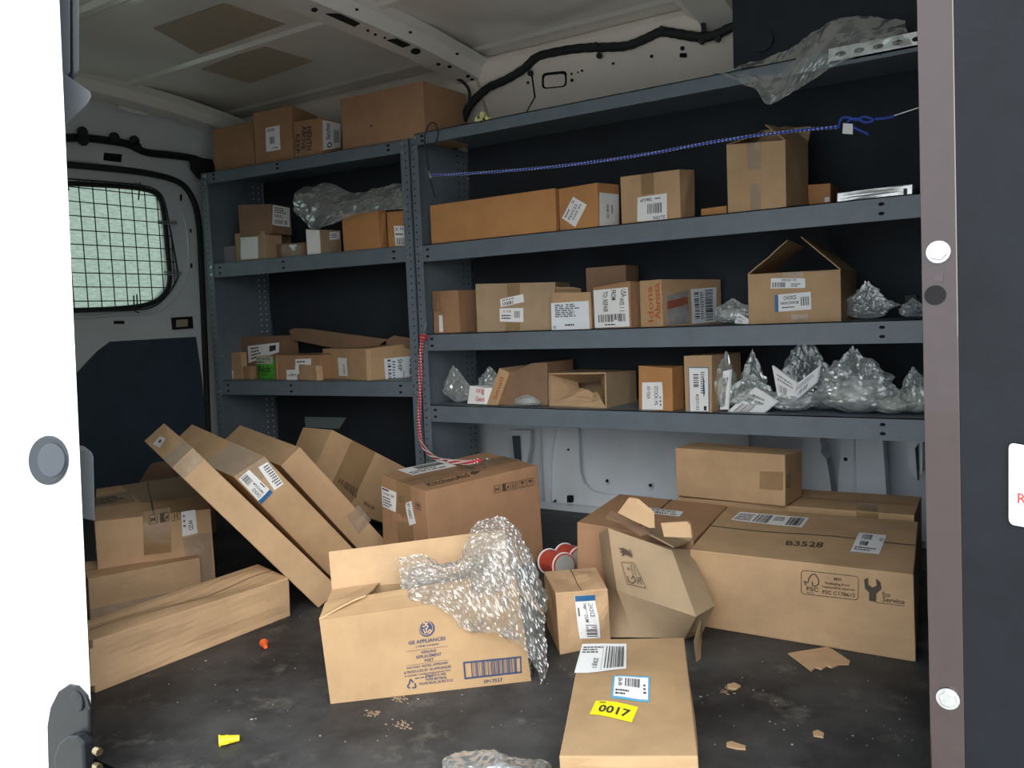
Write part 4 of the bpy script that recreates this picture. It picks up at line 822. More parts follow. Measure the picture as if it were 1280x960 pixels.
C, o = carton('s2d', 'tall open kraft box with raised flaps on the second shelf', 'cardboard_kraft', G2, skip=('top',))
c = C.c
flap(o, c['011'], c['111'], c['111']+Vector((0, .04, .05)), c['011']+Vector((.02, .04, .07)), seed=2)
flap(o, c['101'], c['111'], c['111']+Vector((-.05, .02, .05)), c['101']+Vector((-.07, .06, .06)), seed=5); flap(o, c['001'], c['011'], c['011']+Vector((.03, .03, .07)), c['001']+Vector((.05, .05, .02)), seed=6)
tape(C, o, 'front', [(.36, .6), (.6, .6), (.6, 1), (.36, 1)], px=False, m='clear_tape'); tape(C, o, 'front', [(.4, 0), (.58, 0), (.58, .4), (.4, .4)], px=False, m='clear_tape')
C, o = carton('s2e', 'very low box left of the tall open box on the second shelf', 'cardboard_orange', G2, seam=False)
C, o = carton('s2f', 'small brown box just right of the tall open box', 'cardboard_orange', G2, seam=False)
sticker(C, o, 'front', [(1031, 247), (1037, 246), (1037, 252), (1031, 253)], 'paper', None, N=1)
C, o = carton('s2g', 'low silver foil-wrapped package at the right end of the second shelf', 'foil', warp=.004, cat='package', name='foil_package', seam=False)
sticker(C, o, 'front', [(1129.5, 236), (1134, 235.5), (1134, 243), (1129.5, 243)], 'ink', None, N=1, name='black_mark')

C, o = carton('s3a', 'small reddish box with a bent side flap at the left end of the third shelf', 'cardboard_brown', G3)
sticker(C, o, 'front', [(549, 394), (553.5, 394), (554.5, 415), (549.5, 415)], 'paper', None, N=1, name='white_strip')
flap(o, C.P('front', 0, .55), C.P('front', 0, 1), C.P('front', .35, 1, .02), C.P('front', .35, .55, .012), 'cardboard_brown', seed=3)
C, o = carton('s3b', 'wide kraft box with two small white labels on the third shelf', 'cardboard_grey', G3)
tape(C, o, 'front', [(634, 354.5), (650, 354.5), (650, 371), (634, 371)]); tape(C, o, 'front', [(632, 403), (650, 403), (650, 413), (632, 414)])
sticker(C, o, 'front', [(625, 374), (654.5, 367.5), (655.5, 377.5), (626, 384)], 'paper', [('W', .08, .15, .9, .35, 1), ('B', .1, .5, .55, .9, 10)])
sticker(C, o, 'front', [(624.5, 385.5), (654.5, 385), (654.5, 402.5), (625, 402)], 'paper', [('T', 'C CX', .15, .15, .5, .32), ('B', .62, .2, .85, .7, 8), ('W', .08, .45, .55, .85, 2)])
C, o = carton('s3c', 'small kraft box mostly covered by a white packing slip on the third shelf', 'cardboard_kraft', G3, seam=False)
sticker(C, o, 'front', [(689, 379), (736, 376), (737.5, 411), (690, 412.5)], 'paper_blue', [('W', .1, .06, .92, .55, 7), ('W', .35, .78, .7, .9, 1), ('T', 'P2', .05, .85, .12, .96)])
flap(o, atY((695, 366), 2.40), atY((726, 366), 2.40), atY((726, 360), 2.45), atY((695, 360), 2.45), 'cardboard_light', seed=7)
C, o = carton('s3c2', 'dark brown box standing behind the packing-slip box on the third shelf', 'cardboard_dark', G3)
C, o = carton('s3d', 'box with a large barcode shipping label filling its front, third shelf', 'cardboard_brown', G3)
sticker(C, o, 'front', [(742, 363), (785, 359), (787.5, 408), (744, 410)], 'paper', [('B', .12, .66, .92, .86, 22), ('W', .3, .9, .7, .96, 1), ('TV', 'TO: REPAIR', .28, .06, .42, .6), ('TV', 'FROM', .52, .04, .66, .3), ('TV', 'USA', .8, .04, .95, .24), ('TV', 'WIS 1 1', .75, .25, .88, .6)])
C, o = carton('s3e', 'box with orange handwriting down its end, labels on its long side', 'cardboard_kraft', G3)
sticker(C, o, 'front', [(807, 353), (825, 351), (827, 404), (809, 406)], None, [('TU', 'Idona', .1, .1, .48, .95), ('TU', 'Abrista', .55, .05, .95, .9)], 'ink_orange')
sticker(C, o, 'right', [(832, 370), (859, 362.5), (861, 404), (834, 407)], 'foil', None, name='document_pouch')
sticker(C, o, 'right', [(833, 377), (858, 371), (858.5, 380), (833.5, 387)], mat('rust_band', (.30, .09, .06), rough=.5), None, name='label_band', off=.0024, N=2, label='rust red band of the pouch')
sticker(C, o, 'right', [(863, 361.5), (895, 359), (895.5, 402), (864.5, 405)], 'paper_blue', [('H', .55, .06, .85, .95, 26), ('H', .12, .1, .3, .9, 16), ('W', .35, .1, .5, .9, 12)])
C, o = carton('s3g', 'open kraft box with side flaps raised like a roof on the third shelf', 'cardboard_kraft', G3, skip=('top',))
c = C.c
flap(o, c['001'], c['011'], c['011']+Vector((.10, 0, .085)), c['001']+Vector((.10, .05, .09)), seed=1); flap(o, c['101'], c['111'], c['111']+Vector((-.10, 0, .085)), c['101']+Vector((-.115, .05, .10)), seed=2)
flap(o, c['001'], c['101'], c['101']+Vector((-.01, .03, -.07)), c['001']+Vector((.01, .03, -.07)), seed=3)
sticker(C, o, 'front', [(964, 347.7), (1006.7, 347.7), (1006.7, 360), (963.5, 360.7)], 'paper', [('B', .05, .4, .45, .9, 12), ('T', 'WR23221 793', .3, .08, .75, .3), ('W', .6, .5, .9, .9, 2)])
sticker(C, o, 'front', [(968.7, 368.7), (1013.4, 364.7), (1014.4, 386.7), (969, 390)], 'paper', [('T', 'CHOICE', .25, .12, .6, .35), ('T', 'WR9X27099CM', .15, .45, .65, .62), ('B', .72, .25, .95, .75, 8), ('W', .2, .72, .6, .85, 1)])
sticker(C, o, 'front', [(968.7, 368.7), (973, 368.3), (973.5, 389.7), (969, 390)], 'ink_blue', None, name='label_band', off=.0026, N=1, label='blue band of the label')
tape(C, o, 'front', [(989, 393), (1011, 393), (1011, 402), (989, 402)], m='clear_tape'); tape(C, o, 'front', [(979, 340.5), (1004.6, 339.5), (1004.6, 346), (979, 346.5)], m='clear_tape')

o = MB().prism([atY(p, 2.375) for p in ((587, 482), (606.5, 485), (606, 505.6), (584, 504.6))], (.05, .03, 0)).build('small_carton', 'paper', bevel=.001); tag(o, 'small white carton with red lettering leaning on the bottom shelf', 'box')
v_, f2 = prints([('T', 'ong', .45, .1, .95, .45), ('T', 'Gears', .45, .55, .98, .85)]); qd = [atY(p, 2.3735) for p in ((587, 482), (606, 485), (606, 505), (584.5, 504))]
mesh('print', [qd[0]*(1-a)*(1-b2)+qd[1]*a*(1-b2)+qd[2]*a*b2+qd[3]*(1-a)*b2 for a, b2 in v_], f2, 'ink_red', o)
o = MB().prism([atY(p, 2.37) for p in ((624, 460), (636.5, 466), (622, 506.6), (608, 506.2))], (.01, .25, 0)).build('cardboard_box', 'cardboard_kraft', bevel=.0015); tag(o, 'narrow box tipped against the white carton, orange scrawl on its end', 'box', G4)
v_, f2 = prints([('TU', 'Small', .35, .2, .7, .85)]); qd = [atY(p, 2.3685) for p in ((624, 460), (636.5, 466), (622, 506.3), (608, 505))]
mesh('printed_marks', [qd[0]*(1-a)*(1-b2)+qd[1]*a*(1-b2)+qd[2]*a*b2+qd[3]*(1-a)*b2 for a, b2 in v_], f2, 'ink_orange', o)
o = MB().prism([atY(p, 2.40) for p in ((637, 467), (664, 454), (684, 453), (684, 507), (624, 507))], (.0, .18, 0)).build('cardboard_box', 'cardboard_dark', bevel=.002); tag(o, 'brown box with shade in its colour beside the tipped narrow box, bottom shelf', 'box', G4)  # the shade on this box is put into its cardboard colour
C, o = carton('s4b', 'box lying open toward the doorway with folded inner flaps, bottom shelf', 'cardboard_grey', G4, skip=('front',), solid=.004)
c = C.c; mid = (c['000']+c['101'])/2
flap(o, c['001'], c['000'], c['000']+Vector((.07, .10, .002)), c['001']+Vector((.05, .11, -.03)), seed=4)
flap(o, c['101'], c['001'], c['001']+Vector((.04, .12, -.04)), c['101']+Vector((-.03, .12, -.03)), seed=9)
flap(o, c['000'], c['100'], c['100']+Vector((-.04, .02, .045)), c['000']+Vector((.09, .05, .05)), seed=11, curl=.02)
flap(o, c['100'], c['101'], c['101']+Vector((-.06, .09, -.02)), c['100']+Vector((-.05, .09, .0)), seed=12)
C, o = carton('s4c', 'kraft box with a clipped-corner white label on the bottom shelf', 'cardboard_orange', G4)
sticker(C, o, 'front', [(803, 478), (828, 477.5), (829, 512), (803, 512)], 'paper', [('TV', 'STOCK: HL', .6, .15, .78, .85), ('TV', 'INT Y25LR', .25, .15, .4, .6), ('W', .85, .5, .95, .9, 3)])
C, o = carton('s4d', 'kraft box with a blue-edged label beside the plastic bags, bottom shelf', 'cardboard_kraft', G4)
sticker(C, o, 'front', [(860.6, 459), (886.4, 459), (887, 514.5), (862, 514.5)], 'ink_blue', None, name='label_border', off=.0012, N=2, label='thin blue edge of the label')
sticker(C, o, 'front', [(861.6, 460), (885.4, 460), (886, 514), (863, 514)], 'paper', [('H', .22, .14, .5, .46, 10), ('TV', '43371103', .33, .6, .5, .97), ('W', .6, .08, .85, .6, 10), ('R', .75, .88, .9, .98)], off=.002)

GL = 'boxes on the top shelf of the shorter bay'
C, o = carton('t1', 'dim reddish box at the far end of the top shelf beside the rear door', 'cardboard_brown', GL)
C, o = carton('t2', 'reddish box with an upright white label on the top shelf', 'cardboard_brown', GL); sticker(C, o, 'front', [(332, 160), (350, 156.5), (351, 187), (333, 190)], 'paper', [('W', .1, .06, .9, .2, 2), ('B', .25, .42, .6, .7, 6), ('W', .5, .85, .9, .93, 1)])
C, o = carton('t3', 'box with dark vertical lettering and white side label, top shelf', 'cardboard_brown', GL); sticker(C, o, 'front', [(370, 157), (391, 154), (391, 191), (370, 194)], None, [('TV', 'HENTH', .65, .1, .95, .9), ('TV', 'ABOVE', .35, .05, .62, .85), ('TV', 'KEEP', .0, .3, .25, .95)], 'ink')
sticker(C, o, 'right', [(402.5, 150), (425.5, 154.5), (425.5, 184), (403.5, 188)], 'paper', [('TU', 'Sanchez', .15, .08, .38, .65), ('O', .35, .85, .06, .1, .8), ('B', .6, .3, .9, .8, 8)])
C, o = carton('t4', 'large plain box at the centre-post end of the top shelf', 'cardboard_brown', GL); sticker(C, o, 'front', [(463.5, 156.5), (466, 156), (466, 158.5), (463.5, 159)], 'ink', None, N=1, name='dark_spot')
GB = 'boxes on the middle shelf of the shorter bay'
C, o = carton('b1', 'reddish box raised on others, white label on its side, middle shelf', 'cardboard_dark', GB); sticker(C, o, 'right', [(340.5, 256), (362, 260), (361.5, 284), (340, 281)], 'paper', [('W', .1, .08, .9, .4, 3), ('B', .15, .7, .85, .92, 14), ('T', 'WESIU', .1, .45, .6, .6)])
quick('b1s', (300, 290), (345, 289), 'lb', 2.43, .08); C, o = carton('b1s', 'brown box lying behind the blank-label box, supporting the raised box', 'cardboard_dark', GB, seam=False)
C, o = carton('b2', 'grey-brown box with a blank white label on the middle shelf', 'cardboard_grey', GB); sticker(C, o, 'front', [(301, 297), (322.5, 296), (323, 323), (302, 324.5)], 'paper', [('W', .1, .05, .3, .1, 1)])
C, o = carton('b3', 'little pale box at the rear-door end of the middle shelf', mat('pale_box', (.38, .36, .38), rough=.7) and 'pale_box', GB, seam=False)
C, o = carton('b4', 'low dark taped box in the centre of the middle shelf', 'cardboard_dark', GB, seam=False); tape(C, o, 'front', [(.2, .1), (.9, .1), (.9, .8), (.2, .9)], px=False, m='clear_tape'); sticker(C, o, 'front', [(361, 306), (372, 305.5), (369, 313), (366, 313)], 'paper', None, N=1)
C, o = carton('b5', 'narrow box with a white front end under the plastic sheet', 'cardboard_grey', GB); sticker(C, o, 'front', [(.03, .02), (.97, .02), (.97, .97), (.03, .97)], 'paper', None, px=False, name='white_end'); sticker(C, o, 'right', [(412, 290), (424, 289.5), (424, 299), (412, 300)], 'paper', [('W', .1, .2, .9, .8, 3)])
C, o = carton('b6', 'orange-brown box under the plastic sheet on the middle shelf', 'cardboard_orange', GB)
C, o = carton('b7', 'orange box with barcode label against the centre post, middle shelf', 'cardboard_orange', GB); sticker(C, o, 'front', [(493, 282.5), (507, 282.5), (507.5, 307), (494.5, 307)], 'paper', [('T', 'X 79', .1, .08, .8, .25), ('B', .15, .6, .9, .95, 8), ('W', .1, .35, .9, .5, 1)])
GC = 'boxes on the bottom shelf of the shorter bay'
C, o = carton('c1', 'open reddish box at the back of the bottom shelf by the rear door', 'cardboard_dark', GC, skip=('top',)); flap(o, atY((286, 425.6), 2.41), atY((288, 440), 2.41), atY((277.5, 445), 2.30), atY((263, 445), 2.31), 'cardboard_light', label='pale side flap hanging out'); sticker(C, o, 'front', [(310, 432.5), (349.5, 428), (349, 440), (311, 454)], 'paper', [('W', .1, .1, .5, .9, 4), ('R', .7, .2, .9, .7)])
quick('c2', (283, 441), (301, 440.5), 'lc', 2.36, .03); C, o = carton('c2', 'small tan box with a square white label, foremost at the left shelf end', 'cardboard_kraft', GC, seam=False); sticker(C, o, 'front', [(282.5, 463), (292, 463), (292, 474), (282.5, 474)], 'paper', [('W', .2, .2, .7, .8, 2)])
quick('c2b', (303, 458), (313, 458), 'lc', 2.36, .03); C, o = carton('c2b', 'tiny brown box between the tan box and the green-labelled box', 'cardboard_brown', GC, seam=False)
C, o = carton('c3', 'box with a bright green handwritten sticker on the bottom shelf', 'cardboard_brown', GC)
sticker(C, o, 'front', [(320, 446.5), (343.5, 446.5), (344, 475), (321, 476)], 'green_sticker', [('T', 'Filch', .14, .38, .80, .66, 1), ('W', .3, .7, .7, .8, 1), ('T', 'Thx', .7, .88, .9, .96)], name='green_sticker', label='bright green sticker'); sticker(C, o, 'front', [(319, 445), (342, 445.5), (342, 455.5), (319, 454.5)], mat('pale_green_paper', (.72, .80, .62), rough=.6), [('T', 'STT WOTE', .1, .2, .85, .5), ('W', .1, .65, .8, .9, 1)], off=.0026)
C, o = carton('c4', 'brown box with two overlapping white labels behind the tiny kraft box', 'cardboard_brown', GC, seam=False); sticker(C, o, 'front', [(369, 449), (389, 448), (389, 466), (369, 468)], 'paper', [('W', .1, .1, .9, .3, 1)]); sticker(C, o, 'front', [(358.5, 462.5), (372, 462), (372, 477), (359, 477)], 'paper', [('T', '-(6)', .1, .3, .9, .6), ('W', .5, .8, .9, .95, 1)], off=.0026)
C, o = carton('c5', 'tiny bright kraft box in front of the overlapping labels', 'cardboard_light', GC, seam=False)
C, o = carton('c6', 'kraft box with handwriting up its edge and big side label', 'cardboard_kraft', GC)
sticker(C, o, 'front', [(422.8, 447), (434, 447.8), (435, 470), (424, 470)], 'paper', [('TV', '1YT0F1', .55, .35, .75, .9)]); sticker(C, o, 'front', [(405, 441), (414, 441), (414, 479), (406, 479)], None, [('TU', 'in  Young', .1, .0, .9, 1)], 'ink_brown')
sticker(C, o, 'front', [(416, 474), (438.7, 474), (438.7, 478.5), (416, 479)], None, [('B', 0, 0, 1, 1, 12)], 'ink_brown'); tape(C, o, 'right', [(457.5, 437), (463, 437), (464, 480), (459.5, 480)], m='cardboard_light')
sticker(C, o, 'right', [(480, 448.5), (519, 444.5), (519, 481), (482, 481)], 'paper_blue', [('H', .1, .05, .2, .95, 10), ('TV', 'SHIP', .42, .06, .56, .5), ('H', .8, .1, .97, .95, 14), ('W', .25, .1, .36, .9, 8), ('R', .6, .5, .62, 1)])
for q, lab in ((((361, 413), (368, 410), (386, 411), (482, 424), (484, 436), (425, 437), (366, 425)), 'long flattened carton lid leaning at the back of the bottom shelf'), (((470, 434), (484, 424), (492, 419.5), (521, 424), (521, 434)), 'brown carton flap sticking up behind the handwritten box')):
    b = MB().prism([atY(p, 2.50) for p in q], (0, .012, 0)).build('carton_lid', 'cardboard_dark', bevel=.001); tag(b, lab, 'cardboard')

# pale plate painted as light through a cut-out in the left bay's back sheet
b = MB().prism([FL(0, .332, 0)*0+hit(p, FL(0, .332, 0), FL.b) for p in ((381, 521), (433, 522), (424, 536), (382, 534))], FL.b*-.001).build('wall_painted_light', mat('cutout_painted_light', (.22, .27, .28), rough=.5)); b['kind'] = 'structure'

# ------------------------------------------------------------------ plastic bags
def bag(px, base, wpx, hpx, Y, label, seed, m='bag_film', peak=(0, 1), depth=.09, group=None, slips=(), z0=None, body=None):
    sc_ = (CAM-atY((px, base), Y)).length/F_PX; c0 = atY((px, base), Y); z0 = c0.z if z0 is None else z0; c0.z = z0+.001
    w_, h_ = wpx*sc_/2*1.02, hpx*sc_; bm = bmesh.new(); bmesh.ops.create_icosphere(bm, subdivisions=5 if wpx > 50 else 4, radius=1)
    for v in bm.verts:
        p = v.co.copy(); t = max(0, (p.z+1)/2); n1 = noise.noise(p*1.6+Vector((seed*7.1, 0, 0))); n2 = noise.noise(p*4.5+Vector((0, seed*3.3, 0))); n3 = abs(noise.noise(p*9+Vector((seed, 2, 1))))+.7*abs(noise.noise(p*19+Vector((seed, 4, 1))))
        r = 1+.45*n1+.22*n2-.16*n3; tap = (1-t**1.5*.82); fold = 1-.7*max(0, t-.6)
        v.co = Vector((p.x*r*w_*tap*1.15+peak[0]*w_*t*t, p.y*r*depth*.6*tap*fold, t*h_*(1+.1*n2)))
    verts = [c0+Vector((0, depth*.5, 0))+v.co for v in bm.verts]; fcs = [[v.index for v in f.verts] for f in bm.faces]; bm.free()
    zz = min(v.z for v in verts); 
    o = mesh('plastic_bag', verts, fcs, m); tag(o, label, 'bag', group)
    if body:
        bm = bmesh.new(); bmesh.ops.create_icosphere(bm, subdivisions=3, radius=1); vv = []
        for v in bm.verts:
            p = v.co; k = 1+.4*noise.noise(p*2+Vector((seed, 0, 0))); vv.append(c0+Vector((p.x*k*w_*.6, depth*.5+p.y*k*depth*.3, .004+(p.z+1)*.5*h_*.5*k)))
        mesh('contents', vv, [[v.index for v in f.verts] for f in bm.faces], body, o); bm.free()
    for q in slips:
        L = MB().prism([atY(p, Y+.012) for p in q[0]], (.004, .004, 0)).build('paper_slip', q[1] if len(q) > 1 else 'paper', o)
        a, b_, c_, d_ = [atY(p, Y+.0105) for p in q[0][:4]]; v_, f2 = prints([('W', .15, .15, .85, .45, 2), ('B', .15, .55, .6, .85, 9)], seed)
        mesh('print', [a*(1-x)*(1-y)+b_*x*(1-y)+c_*x*y+d_*(1-x)*y for x, y in v_], f2, 'ink_grey', L)
    return o
GBg = 'clear plastic bags of small parts on the bottom shelf of the long bay'
mat('pale_part', (.85, .86, .78), rough=.5, nscale=30, namt=.3); mat('dark_part', (.08, .09, .10), rough=.5); mat('silver_part', (.85, .88, .88), rough=.35, metal=.2, nscale=40, namt=.4)
z4 = .433
bag(568, 504, 40, 46, 2.40, 'empty clear bag standing peaked at the left end of the bottom shelf', 1, peak=(-.3, 1), group=GBg, z0=z4, depth=.05)
bag(607, 484, 34, 30, 2.47, 'clear bag of blue-white parts behind the small white carton', 2, group=GBg, z0=.47, depth=.06, body='silver_part')
bag(655, 508, 44, 14, 2.37, 'flat clear bag poking out in front of the tipped narrow box', 3, group=GBg, z0=z4, depth=.03, body='silver_part')
bag(900, 517, 30, 72, 2.37, 'narrow clear bag of yellowish parts against the blue-edged label box', 4, peak=(.2, 1), group=GBg, z0=z4, body='pale_part', slips=(([(904, 464), (913, 462), (909, 512), (900, 512)],),))
bag(938, 500, 36, 66, 2.50, 'tall limp clear bag standing behind the yellowish parts bag', 5, group=GBg, z0=z4, depth=.05, slips=(([(931, 455), (936, 455), (934, 473), (929, 473)],),))
bag(932, 517, 66, 44, 2.38, 'clear bag with a large white printed slip inside', 6, group=GBg, z0=z4, body='pale_part', slips=(([(944, 484), (972, 502), (950, 520), (905, 518)],),))
bag(986, 518, 60, 40, 2.38, 'clear bag with folded white booklets sticking out of it', 7, group=GBg, z0=z4, body='silver_part', slips=(([(965, 457), (1000, 482), (990, 500), (972, 495)],), ([(996, 480), (1024, 458), (1020, 478), (992, 502)], 'paper_blue')))
bag(1004, 512, 64, 80, 2.56, 'large limp grey plastic bag at the back behind the booklets', 8, 'haze_film', group=GBg, z0=z4, depth=.05)
bag(1028, 519, 60, 48, 2.44, 'clear bag with dark coiled cord between booklets and silver pyramid bag', 9, group=GBg, z0=z4, body='dark_part', slips=(([(1028, 476), (1046, 480), (1038, 490), (1026, 490)],),))
bag(1066, 522, 92, 76, 2.37, 'large pyramid-shaped clear bag of silver parts', 10, peak=(-.1, 1), group=GBg, z0=z4, body='silver_part', depth=.12)
bag(1112, 523, 52, 34, 2.38, 'low clear bag right of the pyramid bag', 11, group=GBg, z0=z4, body='pale_part')
bag(1143, 524, 44, 52, 2.40, 'clear bag with pale parts at the right end of the bottom shelf', 12, peak=(-.2, 1), group=GBg, z0=z4, body='pale_part')
G3b = 'clear plastic bags on the third shelf of the long bay'
bag(910, 406, 52, 30, 2.38, 'clear bag with white slips left of the roof-flapped open box', 13, group=G3b, z0=.688, body='silver_part', slips=(([(922, 391), (936, 400), (934, 405), (918, 404)],),))
bag(1082, 401, 54, 42, 2.46, 'limp clear bag right of the roof-flapped open box', 14, group=G3b, z0=.688, depth=.05)
bag(1139, 399, 30, 22, 2.38, 'blue and white cloth bundle in clear film, right end of third shelf', 15, group=G3b, z0=.688, body='cloth_blue', depth=.06)
o = MB().prism([atY(p, 2.42) for p in ((1131, 369), (1146, 368), (1148, 382), (1131, 381))], (0, .03, 0)).build('socket_box', 'rubber', bevel=.002); tag(o, 'small black box with a white mark behind the blue bundle', 'box')
# move it down to the deck: a short stand of folded card keeps it up
MB().prism([atY(p, 2.43) for p in ((1134, 381), (1144, 381), (1144, 399), (1134, 399))], (0, .02, 0)).build('support', 'rubber', o)

def px_sheet(rows, **k): return [[atY((x, y), Y) for x, y, Y in r] for r in rows]
big = sheet('plastic_sheet', px_sheet([[(890, 93, 2.34), (900, 90, 2.42), (905, 88, 2.45)], [(940, 108, 2.325), (935, 92, 2.34), (938, 78, 2.40)], [(962, 131, 2.32), (970, 100, 2.33), (985, 62, 2.38)], [(1008, 104, 2.32), (1012, 72, 2.33), (1020, 40, 2.38)], [(1044, 82, 2.32), (1055, 52, 2.33), (1065, 22, 2.38)], [(1090, 62, 2.32), (1097, 40, 2.33), (1100, 19, 2.38)], [(1140, 55, 2.33), (1135, 40, 2.34), (1132, 22, 2.38)]]), 'haze_film', n=9, crumple=.016, seed=3, fs=9)
tag(big, 'large crumpled clear plastic bag hanging over the top shelf edge by the black partition', 'bag')
s2 = sheet('plastic_sheet', px_sheet([[(366, 262, 2.30), (368, 245, 2.31), (378, 232, 2.36)], [(388, 285, 2.30), (392, 255, 2.30), (410, 228, 2.36)], [(405, 283, 2.32), (425, 258, 2.33), (440, 240, 2.38)], [(440, 270, 2.32), (455, 252, 2.34), (468, 234, 2.38)], [(478, 262, 2.33), (485, 248, 2.35), (490, 232, 2.39)], [(512, 264, 2.35), (510, 245, 2.37), (508, 226, 2.40)]]), 'haze_film', n=8, crumple=.016, seed=7, fs=15)
tag(s2, 'crumpled clear plastic sheet draped over boxes on the shorter bay', 'bag')
s3 = sheet('plastic_sheet', [[atZ(p, z) for p, z in r] for r in (((( 552, 975), .01), ((556, 952), .02), ((562, 944), .005)), (((590, 980), .02), ((592, 955), .05), ((596, 942), .03)), (((630, 980), .02), ((625, 955), .05), ((625, 941), .03)), (((665, 980), .02), ((660, 962), .04), ((662, 948), .02)), (((698, 980), .0), ((692, 965), .01), ((688, 955), .004)))], 'haze_film', n=8, crumple=.010, seed=5, fs=18)
tag(s3, 'crumpled clear plastic bag on the mat at the doorway edge', 'bag')

# ------------------------------------------------------------------ cords, ropes, small things
def rope(name, label, pts, r, m, m2, cat, pitch=.022, n=10):
    P = smoothpath(pts, n); o = MB().tube(P, r).build(name, m, smooth=True); tag(o, label, cat); b = MB(); acc = 0; k = 0
    for a, c2 in zip(P, P[1:]):
        d = c2-a; l = d.length; t = d.normalized(); s1 = t.orthogonal().normalized(); s2_ = t.cross(s1); q = 0
        while acc < l:
            p = a+t*acc
            for j in range(3):
                an = k*1.9+j*2.09; b.disc(p+(s1*math.cos(an)+s2_*math.sin(an))*r*.9, s1*math.cos(an)+s2_*math.sin(an), r*.55, r*.3, 5)
            k += 1; acc += pitch/2
        acc -= l
    h = b.build('thread_flecks', m2, o); h['kind'] = 'stuff'; return o
def hook(o, p, d, s=.012):
    d = Vector(d).normalized(); u = Vector((0, 0, 1)); MB().tube([p+d*(s*math.sin(t*.5))*1.6+u*s*(1-math.cos(t*.5)) for t in range(0, 11)], .0018, seg=6).build('wire_hook', 'zinc', o)
pr = [atY((529, 418), 2.325), atY((526, 440), 2.325), atY((525, 490), 2.325), atY((524, 535), 2.325), atY((529, 558), 2.29), atY((545, 573), 2.16), atY((565, 578), 2.03), atY((585, 578), 1.96), atY((601, 575.5), 1.95)]
for p in pr[6:]: p.z = max(p.z, .30)
red = rope('bungee_cord', 'red and white bungee cord hanging from the centre post onto the brown box', pr, .0055, 'red_rope', 'white_thread', 'cord')
MB().tube([atY(p, 2.322) for p in ((530, 419), (535, 421), (531, 425), (524, 422), (529, 418))], .004).build('knot', 'red_rope', red); MB().tube(smoothpath([pr[-1], atY((608, 573.5), 1.97), atY((613, 575), 1.97), atY((607, 579), 1.95)], 4), .0022).build('wire_hook', 'zinc', red)
MB().tube([atY((529, 418), 2.325), atY((533, 404), 2.325)], .0018).build('wire_hook', 'zinc', red)
pb = [atY(p, 2.31) for p in ((539, 219), (600, 216), (700, 207.5), (800, 194), (900, 176), (980, 165), (1050, 158.5))]
blue = rope('bungee_cord', 'blue and white bungee cord stretched across the second shelf opening', pb, .0038, 'blue_rope', 'white_thread', 'cord')
MB().tube(smoothpath([atY(p, 2.305) for p in ((1048, 160), (1052, 148), (1062, 147), (1070, 150), (1080, 146), (1092, 150), (1082, 153), (1068, 148), (1060, 155), (1086, 168))], 4), .0032).build('knot', 'blue_rope', blue)
MB().tube(smoothpath([atY(p, 2.31) for p in ((1090, 149), (1105, 148), (1118, 145.5))], 4), .0035).build('knot', 'blue_rope', blue)
MB().prism([atY(p, 2.30) for p in ((1054, 154), (1066, 155), (1066, 168), (1053, 167))], (0, -.0008, 0)).build('paper_tag', 'paper', blue); MB().tube([atY((1116, 145), 2.31), atY((1150, 134), 2.31)], .0016).build('wire_hook', 'zinc', blue)
MB().tube([atY(p, 2.312) for p in ((536, 214), (538, 223), (540, 219), (545, 219))], .0022).build('wire_hook', 'zinc', blue)
lp = MB().tube(smoothpath([atY(p, 2.32) for p in ((544, 247), (538, 225), (534, 200), (531, 175), (534, 160), (541, 153), (547, 160), (547, 172), (544, 178))], 5), .0022, seg=6).build('thin_cable', 'rubber'); tag(lp, 'thin black cable looped over the top shelf edge by the centre post', 'cable')
sa = MB(); q0, q1 = atY((1036, 76), 2.345), atY((1036, 84.5), 2.345)
ang = MB().aab(q0.x, -.14, 2.341, 2.345, 1.356, 1.392).aab(q0.x, -.14, 2.341, 2.36, 1.356, 1.36).build('slotted_angle', 'zinc'); tag(ang, 'perforated zinc angle strip along the right end of the top shelf edge', 'bracket')
for k in range(7):
    x = q0.x+.03+k*.045; MB().prism([(x+.013*math.cos(t*.5236), 2.3405, 1.374+.006*math.sin(t*.5236)) for t in range(12)], (0, -.0006, 0)).build('slot', 'hole', ang)
ft = MB()
for k, (x, y) in enumerate(((596, 150), (602, 144), (608, 150), (601, 152))):
    p = atY((x, y), 2.352); ft.prism([p+Vector((.009*math.cos(t), 0, .013*math.sin(t))) for t in range(0, 6)], (0, .02, 0))
fo = ft.build('wire_clip', 'yellow_foam'); tag(fo, 'small yellow and black clip lying on the top shelf edge', 'clip'); 
for x, y in ((598, 147), (605, 149), (602, 152)): MB().disc(atY((x, y), 2.3505), (0, -1, 0), .004, .002, 6).build('black_insert', 'rubber', fo)
for k, (px, dirn, m, lab) in enumerate((((331, 810), (1, -.6), 'orange_plastic', 'orange wire nut lying on the mat by the long carton'), ((287, 930), (.6, .8), 'yellow_plastic', 'yellow wire nut lying on the mat near the doorway edge'))):
    p = atZ(px, 0); d = Vector((dirn[0], dirn[1], 0)).normalized(); r0 = .0085 if k == 0 else .0095; L = .024 if k == 0 else .034; b = MB()
    b.tube([p+Vector((0, 0, r0))+d*L*(t/6-.5)-Vector((0, 0, .002*t/6)) for t in range(7)], r0, seg=12, rfun=lambda q: r0*(1-.075*q)); o = b.build('wire_nut', m, smooth=False); tag(o, lab, 'wire nut')
    MB().tube([p+Vector((0, 0, r0))-d*L*.52, p+Vector((0, 0, r0))-d*L*.44], r0*1.1, seg=12).build('rim', m, o)
    if k: MB().box(p+Vector((0, 0, r0))-d*L*.4-d.cross(Vector((0, 0, 1)))*.014-Vector((0, 0, .002)), d*.012, d.cross(Vector((0, 0, 1)))*.028, (0, 0, .004)).build('wings', m, o)
